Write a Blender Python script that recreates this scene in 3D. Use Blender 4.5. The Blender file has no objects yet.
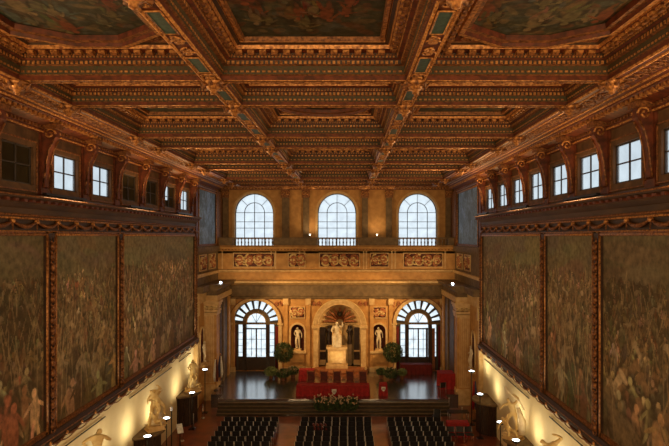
import bpy, math, random
import numpy as np
from mathutils import Vector, Matrix
random.seed(7); np.random.seed(7)
PI = math.pi
SC = bpy.context.scene
COL = SC.collection

# ------------------------------------------------------------------ camera, world, exposure
FP = 538.0; CX = 0.97; CZ = 13.4; VX = 347.0; VY = 237.0
cam_d = bpy.data.cameras.new('camera'); cam = bpy.data.objects.new('camera', cam_d); COL.objects.link(cam)
cam.location = (CX, 0, CZ); cam.rotation_euler = (PI/2, 0, 0)
cam_d.sensor_width = 36; cam_d.lens = FP/669*36
cam_d.shift_x = -(VX-334.5)/669; cam_d.shift_y = (VY-223)/669
cam_d.clip_end = 300
SC.camera = cam
w = bpy.data.worlds.new('daylight'); SC.world = w; w.use_nodes = True
w.node_tree.nodes['Background'].inputs[0].default_value = (0.70, 0.86, 1.0, 1)
w.node_tree.nodes['Background'].inputs[1].default_value = 2.5
SC.view_settings.view_transform = 'Standard'; SC.view_settings.look = 'None'
SC.view_settings.gamma = 1; SC.view_settings.use_curve_mapping = False
SC.view_settings.exposure = 0.0

def aim(o, d):
    o.rotation_euler = Vector(d).to_track_quat('-Z', 'Y').to_euler()
def area(loc, d, sx, sy, power, col, spread=180):
    l = bpy.data.lights.new('area_light', 'AREA'); l.shape = 'RECTANGLE'; l.size = sx; l.size_y = sy
    l.energy = power; l.color = col; l.spread = math.radians(spread)
    o = bpy.data.objects.new('area_light', l); o.location = loc; COL.objects.link(o); aim(o, d); return o
def spot(loc, d, power, col, ang=120, blend=.8, rad=.12):
    l = bpy.data.lights.new('spot_light', 'SPOT'); l.energy = power; l.color = col
    l.spot_size = math.radians(ang); l.spot_blend = blend; l.shadow_soft_size = rad
    o = bpy.data.objects.new('spot_light', l); o.location = loc; COL.objects.link(o); aim(o, d); return o
WARM = (1.0, .66, .32); AMB = (1.0, .60, .24); CREAM = (1.0, .84, .50)
# floodlights along the long cornices, washing the ceiling
for sx in (-1, 1):
    for y, q in ((4, .6), (12, .75), (20, 1.0), (28, 1.5), (36, 2.6)):
        area((sx*10.38, y+2, 15.22), (-sx*.9, 0, 1), 3.2, .18, 88*q, AMB, 160)      # up to the ceiling
        area((sx*10.30, y+2, 15.28), (-sx, 0, -.6), 3.2, .18, 150, WARM, 170)     # unseen fill added for the paintings, across to the other wall
# unseen fill lights added at the back of the hall, behind the viewer
for x in (-7, 0, 7):
    area((x, -3.4, 12.5), (0, 1, -.12), 3, 1.2, 820, WARM)
# lights of the audience chamber
area((-7.2, 46.9, 9.65), (0, .55, 1), 4.5, .3, 32, WARM)
area((7.2, 46.9, 9.65), (0, .55, 1), 4.5, .3, 32, WARM)

# ------------------------------------------------------------------ materials
MATS = {}
def mat(name, col, col2=None, rough=.6, metal=0, scale=6, spec=.5, bump=0, emit=None, es=0, stretch=(1, 1, 1), coat=0):
    m = bpy.data.materials.new(name); m.use_nodes = True; nt = m.node_tree; b = nt.nodes['Principled BSDF']
    b.inputs['Roughness'].default_value = rough; b.inputs['Metallic'].default_value = metal
    b.inputs['Specular IOR Level'].default_value = spec; b.inputs['Coat Weight'].default_value = coat
    b.inputs['Coat Roughness'].default_value = .15
    col2 = col2 or tuple(c*.7 for c in col)
    tc = nt.nodes.new('ShaderNodeTexCoord'); mp = nt.nodes.new('ShaderNodeMapping'); mp.inputs['Scale'].default_value = stretch
    n = nt.nodes.new('ShaderNodeTexNoise'); n.inputs['Scale'].default_value = scale; n.inputs['Detail'].default_value = 6
    r = nt.nodes.new('ShaderNodeValToRGB'); r.color_ramp.elements[0].position = .35; r.color_ramp.elements[1].position = .65
    r.color_ramp.elements[0].color = (*col2, 1); r.color_ramp.elements[1].color = (*col, 1)
    L = nt.links.new
    L(tc.outputs['Object'], mp.inputs[0]); L(mp.outputs[0], n.inputs['Vector']); L(n.outputs['Fac'], r.inputs[0]); L(r.outputs[0], b.inputs['Base Color'])
    if bump:
        bp = nt.nodes.new('ShaderNodeBump'); bp.inputs['Strength'].default_value = bump; bp.inputs['Distance'].default_value = .03
        L(n.outputs['Fac'], bp.inputs['Height']); L(bp.outputs[0], b.inputs['Normal'])
    if emit:
        b.inputs['Emission Color'].default_value = (*emit, 1); b.inputs['Emission Strength'].default_value = es
    MATS[name] = m; return m
mat('gold', (.70, .34, .11), (.20, .07, .02), rough=.42, metal=.35, scale=11, bump=.5)
mat('dull_gold', (.34, .14, .045), (.09, .03, .01), rough=.5, metal=.25, scale=11, bump=.5)
mat('red_wood', (.17, .040, .015), (.065, .016, .007), rough=.55, scale=5)
mat('dark_wood', (.05, .022, .010), (.022, .010, .006), rough=.5, scale=5)
mat('dark_green', (.035, .045, .02), (.09, .04, .015), rough=.6, scale=14)
mat('teal_panel', (.05, .11, .08), (.02, .05, .04), rough=.5, scale=9)
mat('brown_wall', (.16, .082, .034), (.08, .040, .017), rough=.65, scale=2.5)
mat('cornice_brown', (.10, .052, .024), (.05, .026, .013), rough=.6, scale=3, stretch=(1, .25, 1))
mat('plaster', (.80, .66, .40), (.72, .58, .33), rough=.85, scale=1.2)
mat('amber_stone', (.58, .32, .10), (.42, .21, .06), rough=.65, scale=2.0)
mat('pale_stone', (.72, .52, .26), (.56, .36, .15), rough=.6, scale=3)
mat('grey_stone', (.21, .14, .07), (.12, .08, .04), rough=.7, scale=3)
mat('relief', (.50, .19, .07), (.26, .08, .03), rough=.6, scale=8)
mat('marble', (.90, .80, .60), (.70, .58, .38), rough=.45, scale=4)
mat('gilt_marble', (.78, .60, .28), (.62, .42, .16), rough=.45, scale=4)
mat('bronze', (.06, .045, .025), rough=.5)
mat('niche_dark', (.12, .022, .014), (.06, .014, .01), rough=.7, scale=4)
mat('dark_marble', (.05, .03, .022), (.02, .012, .01), rough=.3, scale=5)
mat('terracotta', (.25, .062, .022), (.13, .033, .014), rough=.28, scale=1.4, coat=.7)
mat('stage_wood', (.060, .042, .040), (.038, .030, .030), spec=1.0, rough=.24, scale=1.5, stretch=(6, .5, 1), coat=1.0)
mat('step_wood', (.05, .032, .016), (.03, .02, .011), rough=.4, scale=3)
mat('red_cloth', (.34, .008, .010), (.22, .004, .006), rough=.8, scale=5)
mat('dark_red_leather', (.12, .014, .010), (.06, .008, .006), rough=.5)
mat('black_fabric', (.014, .014, .018), (.007, .007, .010), rough=.5)
mat('black_metal', (.015, .014, .014), rough=.4, metal=.3)
mat('steel', (.62, .60, .56), rough=.3, metal=.9)
mat('chair_wood', (.38, .12, .045), (.18, .07, .025), rough=.45)
mat('leaf', (.085, .13, .04), (.03, .055, .018), rough=.6, scale=3)
mat('pale_leaf', (.34, .38, .16), (.14, .20, .06), rough=.6, scale=5)
mat('flower', (.55, .45, .30), (.40, .22, .14), rough=.7, scale=12)
mat('terra_pot', (.28, .11, .05), rough=.7)
mat('white_paint', (.75, .75, .72), rough=.5)
mat('shutter', (.36, .31, .18), (.26, .21, .12), rough=.5)
mat('window_frame', (.06, .05, .045), rough=.5)
mat('blue_cloth', (.04, .05, .14), rough=.8)
mat('curtain', (.20, .015, .012), (.10, .008, .008), rough=.85, scale=8, stretch=(4, 4, .3))
mat('lamp_lens', (.9, .95, 1), emit=(.80, .88, 1), es=9)
mat('bulb', (1, .9, .7), emit=(1, .82, .55), es=5)
def glassmat(name, tint, mixf, scale):
    m = bpy.data.materials.new(name); m.use_nodes = True; nt = m.node_tree; nt.nodes.clear(); L = nt.links.new
    o = nt.nodes.new('ShaderNodeOutputMaterial'); mx = nt.nodes.new('ShaderNodeMixShader')
    t = nt.nodes.new('ShaderNodeBsdfTransparent'); g = nt.nodes.new('ShaderNodeBsdfTranslucent'); g.inputs[0].default_value = (*tint, 1)
    n = nt.nodes.new('ShaderNodeTexNoise'); n.inputs['Scale'].default_value = scale; n.inputs['Detail'].default_value = 4
    r = nt.nodes.new('ShaderNodeValToRGB'); r.color_ramp.elements[0].position = .3; r.color_ramp.elements[1].position = .7
    r.color_ramp.elements[0].color = tuple(c*mixf for c in tint)+(1,); r.color_ramp.elements[1].color = (*tint, 1)
    tc = nt.nodes.new('ShaderNodeTexCoord'); L(tc.outputs['Object'], n.inputs['Vector'])
    L(n.outputs['Fac'], r.inputs[0]); L(r.outputs[0], t.inputs[0])
    mx.inputs[0].default_value = .25
    L(t.outputs[0], mx.inputs[1]); L(g.outputs[0], mx.inputs[2]); L(mx.outputs[0], o.inputs[0]); MATS[name] = m
glassmat('pane_glass', (.50, .47, .445), .72, 1.6)
glassmat('clerestory_glass', (.40, .38, .36), .75, 1.6)
glassmat('door_glass', (.66, .62, .58), .50, 2.2)
def vcmat(name, rough=.7, bump=.3, spec=.3):
    m = bpy.data.materials.new(name); m.use_nodes = True; nt = m.node_tree; b = nt.nodes['Principled BSDF']; L = nt.links.new
    a = nt.nodes.new('ShaderNodeVertexColor'); a.layer_name = 'paint'
    n = nt.nodes.new('ShaderNodeTexNoise'); n.inputs['Scale'].default_value = 5; n.inputs['Detail'].default_value = 8
    mp = nt.nodes.new('ShaderNodeMapRange'); mp.inputs[1].default_value = .3; mp.inputs[2].default_value = .7; mp.inputs[3].default_value = .6; mp.inputs[4].default_value = 1.3
    tc = nt.nodes.new('ShaderNodeTexCoord'); L(tc.outputs['Object'], n.inputs['Vector'])
    mx = nt.nodes.new('ShaderNodeVectorMath'); mx.operation = 'MULTIPLY'
    L(n.outputs['Fac'], mp.inputs[0]); L(a.outputs[0], mx.inputs[0]); L(mp.outputs[0], mx.inputs[1]); L(mx.outputs[0], b.inputs['Base Color'])
    b.inputs['Roughness'].default_value = rough; b.inputs['Specular IOR Level'].default_value = spec
    bp = nt.nodes.new('ShaderNodeBump'); bp.inputs['Strength'].default_value = bump; bp.inputs['Distance'].default_value = .04
    L(n.outputs['Fac'], bp.inputs['Height']); L(bp.outputs[0], b.inputs['Normal']); MATS[name] = m
vcmat('painted')

_b = MATS['stage_wood'].node_tree.nodes['Principled BSDF']; _b.inputs['IOR'].default_value = 1.9; _b.inputs['Coat IOR'].default_value = 2.3; _b.inputs['Coat Roughness'].default_value = .20
# ------------------------------------------------------------------ mesh helpers
class MB:
    def __init__(s): s.v = []; s.f = []; s.m = []; s.slots = []; s.sm = []
    def slot(s, name):
        if name not in s.slots: s.slots.append(name)
        return s.slots.index(name)
    def add(s, vs, fs, m, smooth=False):
        k = len(s.v); i = s.slot(m); s.v.extend([tuple(p) for p in vs])
        for f in fs: s.f.append([k+a for a in f]); s.m.append(i); s.sm.append(smooth)
    def box(s, x0, x1, y0, y1, z0, z1, m):
        s.add([(x0,y0,z0),(x1,y0,z0),(x1,y1,z0),(x0,y1,z0),(x0,y0,z1),(x1,y0,z1),(x1,y1,z1),(x0,y1,z1)],
              [(0,3,2,1),(4,5,6,7),(0,1,5,4),(1,2,6,5),(2,3,7,6),(3,0,4,7)], m)
    def cbox(s, x, y, z, sx, sy, sz, m, rz=0):
        c, n = math.cos(rz), math.sin(rz)
        vs = []
        for dz in (-1, 1):
            for dx, dy in ((-1,-1),(1,-1),(1,1),(-1,1)):
                a, b = dx*sx/2, dy*sy/2; vs.append((x+a*c-b*n, y+a*n+b*c, z+dz*sz/2))
        s.add(vs, [(0,3,2,1),(4,5,6,7),(0,1,5,4),(1,2,6,5),(2,3,7,6),(3,0,4,7)], m)
    def tube(s, pts, r, m, n=6, closed=False, cap=True):
        P = [Vector(p) for p in pts]; N = len(P); rr = r if isinstance(r, (list, tuple)) else [r]*N
        vs = []; up = Vector((0, 0, 1))
        for i, p in enumerate(P):
            a = P[(i-1) % N] if (closed or i > 0) else p; b = P[(i+1) % N] if (closed or i < N-1) else p
            t = (b-a); t = t.normalized() if t.length > 1e-9 else Vector((0, 0, 1))
            u = t.cross(up)
            if u.length < .15: u = t.cross(Vector((1, 0, 0)))
            u.normalize(); q = t.cross(u)
            for k in range(n):
                an = 2*PI*k/n; vs.append(p+rr[i]*(math.cos(an)*u+math.sin(an)*q))
        fs = []
        for i in range(N if closed else N-1):
            j = (i+1) % N
            for k in range(n): fs.append((i*n+k, i*n+(k+1) % n, j*n+(k+1) % n, j*n+k))
        if cap and not closed: fs.append(tuple(range(n))[::-1]); fs.append(tuple((N-1)*n+k for k in range(n)))
        s.add(vs, fs, m, True)
    def lathe(s, prof, c, m, n=16, a0=0, a1=2*PI, smooth=True):
        full = abs(a1-a0-2*PI) < 1e-6; K = n if full else n+1; vs = []
        for (r, z) in prof:
            for k in range(K):
                a = a0+(a1-a0)*k/n; vs.append((c[0]+r*math.cos(a), c[1]+r*math.sin(a), c[2]+z))
        fs = []
        for i in range(len(prof)-1):
            for k in range(n):
                k2 = (k+1) % K; fs.append((i*K+k, i*K+k2, (i+1)*K+k2, (i+1)*K+k))
        s.add(vs, fs, m, smooth)
    def ball(s, c, r, m, n=8, sc=(1, 1, 1)):
        vs = []; R = n//2+1
        for i in range(R+1):
            t = PI*i/R
            for k in range(n):
                a = 2*PI*k/n; vs.append((c[0]+r*sc[0]*math.sin(t)*math.cos(a), c[1]+r*sc[1]*math.sin(t)*math.sin(a), c[2]+r*sc[2]*math.cos(t)))
        s.add(vs, [(i*n+k, i*n+(k+1) % n, (i+1)*n+(k+1) % n, (i+1)*n+k) for i in range(R) for k in range(n)], m, True)
    def extrude(s, poly, axis, a, b, m):            # poly: 2-D outline, extruded along axis
        def P(p, t):
            return {'x': (t, p[0], p[1]), 'y': (p[0], t, p[1]), 'z': (p[0], p[1], t)}[axis]
        n = len(poly); vs = [P(p, a) for p in poly]+[P(p, b) for p in poly]
        s.add(vs, [(i, (i+1) % n, n+(i+1) % n, n+i) for i in range(n)]+[tuple(range(n))[::-1], tuple(range(n, 2*n))], m)
    def ring(s, loop, prof, mats):                  # loop: 2-D outline (ccw); prof: (inset, z)
        n = len(loop); rows = []
        for ins, z in prof:
            row = []
            for i in range(n):
                p0 = Vector(loop[i-1]); p = Vector(loop[i]); p1 = Vector(loop[(i+1) % n])
                d0 = (p-p0).normalized(); d1 = (p1-p).normalized()
                n0 = Vector((-d0.y, d0.x)); n1 = Vector((-d1.y, d1.x)); b = (n0+n1)
                b = b/b.length_squared*2
                q = p+b*ins; row.append((q.x, q.y, z))
            rows.append(row)
        for j in range(len(prof)-1):
            s.add(rows[j]+rows[j+1], [(i, (i+1) % n, n+(i+1) % n, n+i) for i in range(n)], mats[j % len(mats)])
    def build(s, name, parent=None, mods=None):
        me = bpy.data.meshes.new(name); me.from_pydata(s.v, [], s.f)
        for sl in s.slots: me.materials.append(MATS[sl])
        me.polygons.foreach_set('material_index', s.m); me.polygons.foreach_set('use_smooth', s.sm); me.update()
        o = bpy.data.objects.new(name, me); COL.objects.link(o)
        if parent: o.parent = parent
        return o
def thing(name, label, cat, loc=(0, 0, 0), rz=0, group=None):
    o = bpy.data.objects.new(name, None); o.location = loc; o.rotation_euler = (0, 0, rz); COL.objects.link(o)
    o.empty_display_size = .2; o['label'] = label; o['category'] = cat
    if group: o['group'] = group
    return o
def tag(o, label, cat, group=None):
    o['label'] = label; o['category'] = cat
    if group: o['group'] = group
    return o
def struct(name, mb):
    o = mb.build(name); o['kind'] = 'structure'; return o
def dup(root, loc=None, rz=None, label=None, group=None):
    r = root.copy(); COL.objects.link(r)
    if loc is not None: r.location = loc
    if rz is not None: r.rotation_euler = (0, 0, rz)
    if label: r['label'] = label
    if group: r['group'] = group
    for ch in list(root.children):
        c = ch.copy(); COL.objects.link(c); c.parent = r
        for g in list(ch.children):
            d = g.copy(); COL.objects.link(d); d.parent = c
    return r
ORD = ['nearest', 'second', 'third', 'fourth', 'fifth', 'sixth', 'seventh', 'eighth', 'ninth', 'tenth']
def arch_pts(xc, r, zs, n=16): return [(xc+r*math.cos(PI*i/n), zs+r*math.sin(PI*i/n)) for i in range(n+1)]
def arched_wall(mb, x0, x1, y0, y1, z0, z1, ops, m):
    ops = sorted(ops); x = x0
    for (xc, r, zb, zs) in ops:
        mb.box(x, xc-r, y0, y1, z0, z1, m); x = xc+r
        if zb > z0: mb.box(xc-r, xc+r, y0, y1, z0, zb, m)
        P = arch_pts(xc, r, zs)
        for a, b in zip(P, P[1:]):
            mb.add([(a[0],y0,a[1]),(b[0],y0,b[1]),(b[0],y0,z1),(a[0],y0,z1),(a[0],y1,a[1]),(b[0],y1,b[1]),(b[0],y1,z1),(a[0],y1,z1)],
                   [(0,1,2,3),(7,6,5,4),(0,4,5,1)], m)
    mb.box(x, x1, y0, y1, z0, z1, m)
def arch_band(mb, xc, r0, r1, zs, y0, y1, m, a0=0, a1=PI, n=20):
    vs = []
    for i in range(n+1):
        a = a0+(a1-a0)*i/n; c, s_ = math.cos(a), math.sin(a)
        for (r, y) in ((r0, y0), (r1, y0), (r1, y1), (r0, y1)): vs.append((xc+r*c, y, zs+r*s_))
    fs = []
    for i in range(n):
        for k in range(4): fs.append((i*4+k, i*4+(k+1) % 4, (i+1)*4+(k+1) % 4, (i+1)*4+k))
    fs += [(0, 1, 2, 3), (n*4+3, n*4+2, n*4+1, n*4)]
    mb.add(vs, fs, m)
def niche_shell(mb, xc, r, y, zb, zs, m, depth=1.0, n=16):
    vs = []; rows = 9
    zz = [(zb, 1, 0), (zs, 1, 0)]+[(zs, math.cos(PI/2*k/8), math.sin(PI/2*k/8)) for k in range(1, 9)]
    for (z, cr, sr) in zz:
        for i in range(n+1):
            a = PI*i/n; vs.append((xc+r*cr*math.cos(a), y+r*depth*cr*math.sin(a), z+r*sr))
    fs = [(j*(n+1)+i, j*(n+1)+i+1, (j+1)*(n+1)+i+1, (j+1)*(n+1)+i) for j in range(len(zz)-1) for i in range(n)]
    mb.add(vs, fs, m, True)
    mb.add([(xc+r*math.cos(PI*i/n), y+r*depth*math.sin(PI*i/n), zb) for i in range(n+1)], [tuple(range(n+1))], m)
def spiral(cx, cz, r, turns, a0, n=14, d=1):
    return [(cx+r*(1-i/n*.8)*math.cos(a0+d*turns*2*PI*i/n), cz+r*(1-i/n*.8)*math.sin(a0+d*turns*2*PI*i/n)) for i in range(n+1)]
def scroll_relief(mb, fmap, w_, h, m, rr=.045, seed=0):
    rd = random.Random(seed); n = max(2, int(round(w_/h*1.3)))
    for i in range(n):
        cx = -w_/2+w_*(i+.5)/n
        for sgn in (1, -1):
            mb.tube([fmap(a, b) for a, b in spiral(cx, sgn*h*.12, h*.34, 1.1, rd.random()*6, d=sgn)], rr*h, m, n=5)
        for k in range(5):
            a = rd.random()*6.28; q = rd.random()*h*.3
            mb.ball(fmap(cx+q*math.cos(a), q*math.sin(a)), h*.07, m, n=6)

# ------------------------------------------------------------------ painted canvases
class Canvas:
    def __init__(s, W, H, base): s.W, s.H = W, H; s.a = np.ones((H, W, 3))*np.array(base); s.Y, s.X = np.mgrid[0:H, 0:W]
    def ell(s, cx, cy, rx, ry, ang, col, al=1.0):
        R = max(rx, ry)+2; x0, x1 = max(0, int(cx-R)), min(s.W, int(cx+R)+1); y0, y1 = max(0, int(cy-R)), min(s.H, int(cy+R)+1)
        if x0 >= x1 or y0 >= y1: return
        X = s.X[y0:y1, x0:x1]-cx; Y = s.Y[y0:y1, x0:x1]-cy; c, n = math.cos(ang), math.sin(ang)
        d = ((X*c+Y*n)/rx)**2+((-X*n+Y*c)/ry)**2; k = np.clip((1.25-d)*2, 0, 1)[..., None]*al
        s.a[y0:y1, x0:x1] = s.a[y0:y1, x0:x1]*(1-k)+np.array(col)*k
def figure(c, x, y, h, col, rd, dark):
    lean = rd.uniform(-.3, .3)
    c.ell(x+h*.04, y, h*.19, h*.52, lean, dark, .7)
    c.ell(x, y, h*.14, h*.30, lean, col)                            # trunk
    c.ell(x+lean*h*.3, y+h*.36, h*.075, h*.085, 0, tuple(q*1.25 for q in col))   # head
    for s_ in (-1, 1):
        c.ell(x+s_*h*.09-lean*h*.2, y-h*.36, h*.05, h*.22, rd.uniform(-.4, .4), tuple(q*rd.uniform(.6, 1.1) for q in col))
        c.ell(x+s_*h*.18, y+h*.14, h*.035, h*.19, s_*rd.uniform(.3, 1.4), tuple(q*rd.uniform(.8, 1.2) for q in col))
def horse(c, x, y, h, col, rd, dark):
    d = rd.choice((-1, 1))
    c.ell(x, y-h*.05, h*.6, h*.36, 0, dark, .7); c.ell(x, y, h*.48, h*.24, d*.2, col)
    c.ell(x+d*h*.45, y+h*.28, h*.12, h*.3, -d*.7, col); c.ell(x+d*h*.66, y+h*.45, h*.2, h*.09, -d*.6, col)
    for q in (-.38, -.25, .28, .4): c.ell(x+q*h, y-h*.38, h*.05, h*.26, rd.uniform(-.6, .6), col)
def battle(W, H, seed, bright=1.0, top=(.10, .10, .062), bottom=(.085, .052, .024), red=0):
    rd = random.Random(seed); c = Canvas(W, H, bottom)
    t = (c.Y/H)[..., None]; c.a = (np.array(bottom)*(1-t)+np.array(top)*t)*bright
    pal = [(.34, .22, .10), (.24, .165, .075), (.17, .12, .06), (.40, .30, .16), (.16, .085, .035), (.26, .09, .035), (.13, .12, .08), (.10, .12, .07), (.46, .38, .25)]
    dark = (.03, .02, .011)
    for i in range(26):                                              # hills, haze, walls of far towns
        c.ell(rd.uniform(0, W), H*rd.uniform(.66, .95), W*rd.uniform(.06, .25), H*rd.uniform(.02, .07), rd.uniform(-.35, .2), tuple(q*bright*rd.uniform(.5, 1.5) for q in top), .6)
    for row in range(24):
        f = row/23; y0 = H*(.76-.68*f); h = H*(.055+.25*f**1.5); cnt = int(W/(h*.34)*.8)
        for i in range(cnt):
            x = rd.uniform(0, W); y = y0+rd.uniform(-.2, .2)*h
            zone = .75+.45*math.sin(x/W*5+seed)*math.cos(y/H*6+seed*.7)
            col = tuple(q*bright*zone*rd.uniform(.5, 1.15) for q in rd.choice(pal))
            if f > .7 and x < W*red and rd.random() < .45: col = (.34*bright, .055*bright, .03*bright)
            if rd.random() < .14: horse(c, x, y, h*.95, tuple(q*bright*zone for q in rd.choice(((.36, .29, .19), (.20, .11, .05), (.13, .09, .05)))), rd, dark)
            else: figure(c, x, y, h, col, rd, dark)
        for i in range(int(10-4*f)):                                 # lances and banners
            c.ell(rd.uniform(0, W), y0+h*.5, max(.6, h*.016), h*.8, rd.uniform(-.5, .5), (.26*bright, .19*bright, .10*bright), .6)
    lum = c.a.mean(axis=2, keepdims=True); tone = lum*np.array((1.30, 1.0, .60))
    return (.50*c.a+.40*tone+.22*bright*np.array((.16, .12, .055)))*1.35
def allegory(W, H, seed, bright=1.0):
    rd = random.Random(seed); c = Canvas(W, H, (.045, .045, .025))
    for i in range(260):
        c.ell(rd.uniform(0, W), rd.uniform(0, H), rd.uniform(2, W*.09), rd.uniform(1, H*.045), rd.uniform(-1, 1),
              tuple(bright*q for q in rd.choice(((.10, .09, .045), (.05, .06, .045), (.13, .05, .02), (.16, .11, .05), (.04, .035, .02), (.07, .08, .07)))), .55)
    for i in range(26):
        figure(c, rd.uniform(.08*W, .92*W), rd.uniform(.15*H, .8*H), H*rd.uniform(.15, .34), tuple(bright*q for q in rd.choice(((.16, .05, .02), (.15, .11, .055), (.10, .09, .05), (.13, .08, .03), (.06, .08, .07), (.11, .09, .04)))), rd, (.03, .02, .01))
    return c.a
def canvas_mesh(name, arr, fmap, parent=None, mask=None):
    H, W = arr.shape[:2]; vs = [fmap(x/W, y/H) for y in range(H+1) for x in range(W+1)]
    fs = []; cols = []
    for y in range(H):
        for x in range(W):
            if mask and not mask((x+.5)/W, (y+.5)/H): continue
            k = y*(W+1)+x; fs.append((k, k+1, k+W+2, k+W+1)); cols.append(arr[y, x])
    me = bpy.data.meshes.new(name); me.from_pydata([tuple(v) for v in vs], [], fs)
    ca = me.color_attributes.new('paint', 'FLOAT_COLOR', 'CORNER')
    buf = np.ones((len(fs), 4, 4), dtype=np.float32); buf[:, :, :3] = np.array(cols)[:, None, :]
    ca.data.foreach_set('color', buf.ravel()); me.materials.append(MATS['painted']); me.update()
    o = bpy.data.objects.new(name, me); COL.objects.link(o)
    if parent: o.parent = parent
    return o

# ------------------------------------------------------------------ the setting: floor, walls
YB = -4.0; YS = {-1: 42.0, 1: 39.6}; YE = 51.0; HW = 11.0
m = MB(); m.box(-HW-.5, HW+.5, YB-.5, YE+1, -.4, 0, 'terracotta'); struct('floor', m)
m = MB(); m.box(-HW-.5, HW+.5, YB-.5, YB, 0, 19.6, 'amber_stone'); struct('wall_back', m)
WINS = {-1: [19.45+3.33*k for k in range(-6, 7)], 1: [19.13+3.06*k for k in range(-6, 7)]}
WZ0, WZ1, WW = 15.36, 16.80, 1.88
for sx, nm in ((-1, 'left'), (1, 'right')):
    xi, xo = sx*HW, sx*(HW+.5); a, b = min(xi, xo), max(xi, xo)
    m = MB(); m.box(a, b, YB, YE+1, 0, 13.6, 'plaster'); struct('wall_'+nm, m)
    xo = sx*(HW+.13); a, b = min(xi, xo), max(xi, xo)
    m = MB(); m.box(a, b, YB, YE+1, 13.6, WZ0, 'brown_wall'); m.box(a, b, YB, YE+1, WZ1, 19.6, 'brown_wall')
    y = YB
    for wy in WINS[sx]:
        m.box(a, b, y, wy-WW/2, WZ0, WZ1, 'brown_wall'); y = wy+WW/2
    m.box(a, b, y, YE+1, WZ0, WZ1, 'brown_wall'); struct('wall_'+nm, m)
    # clerestory windows
    for i, wy in enumerate(WINS[sx]):
        if wy < 12: closed = True
        else: closed = False
        k = i-6
        t = thing('window_%d' % (i+1+(20 if sx > 0 else 0)), '', '', (xi, wy, WZ0)); del t['label']; del t['category']; t['kind'] = 'structure'
        f = MB(); fx0, fx1 = (-.12, .02) if sx > 0 else (-.02, .12)
        for (q0, q1, r0, r1) in ((-WW/2, -WW/2+.06, 0, 1.44), (WW/2-.06, WW/2, 0, 1.44), (-WW/2, WW/2, 0, .06), (-WW/2, WW/2, 1.38, 1.44), (-.03, .03, 0, 1.44), (-WW/2, WW/2, .70, .75)):
            f.box(sx*.03-.025, sx*.03+.025, q0, q1, r0, r1, 'window_frame')
        f.build('window_frame', t)
        g = MB(); x = sx*.06
        g.add([(x, -WW/2, 0), (x, WW/2, 0), (x, WW/2, 1.44), (x, -WW/2, 1.44)], [(0, 1, 2, 3)], 'clerestory_glass'); g.build('window_pane', t)
        shut = (sx < 0 and k in (0, 3, 4)) or k < -2
        if sx < 0 and k == 5 or shut:
            g = MB(); x = sx*.065; hh = 1.44 if shut else .5
            for q in (-WW/2, 0.01):
                g.box(min(x, x+sx*.04), max(x, x+sx*.04), q, q+WW/2-.01, 0, hh if shut or q < 0 else 1.44, 'shutter')
            g.build('shutter', t)
        # carved surround
        g = MB(); xs0, xs1 = sorted((0, -sx*.09))
        for (q0, q1, r0, r1) in ((-WW/2-.2, -WW/2, -.22, 1.62), (WW/2, WW/2+.2, -.22, 1.62), (-WW/2, WW/2, -.22, 0), (-WW/2, WW/2, 1.44, 1.62)):
            g.box(xs0, xs1, q0, q1, r0, r1, 'brown_wall')
        for q in (-WW/2-.22, WW/2+.17): g.box(min(0, -sx*.13), max(0, -sx*.13), q, q+.05, -.24, 1.66, 'dull_gold')
        for r in (-.26, 1.62): g.box(min(0, -sx*.13), max(0, -sx*.13), -WW/2-.24, WW/2+.25, r, r+.05, 'dull_gold')
        g.build('window_surround', t)
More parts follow.
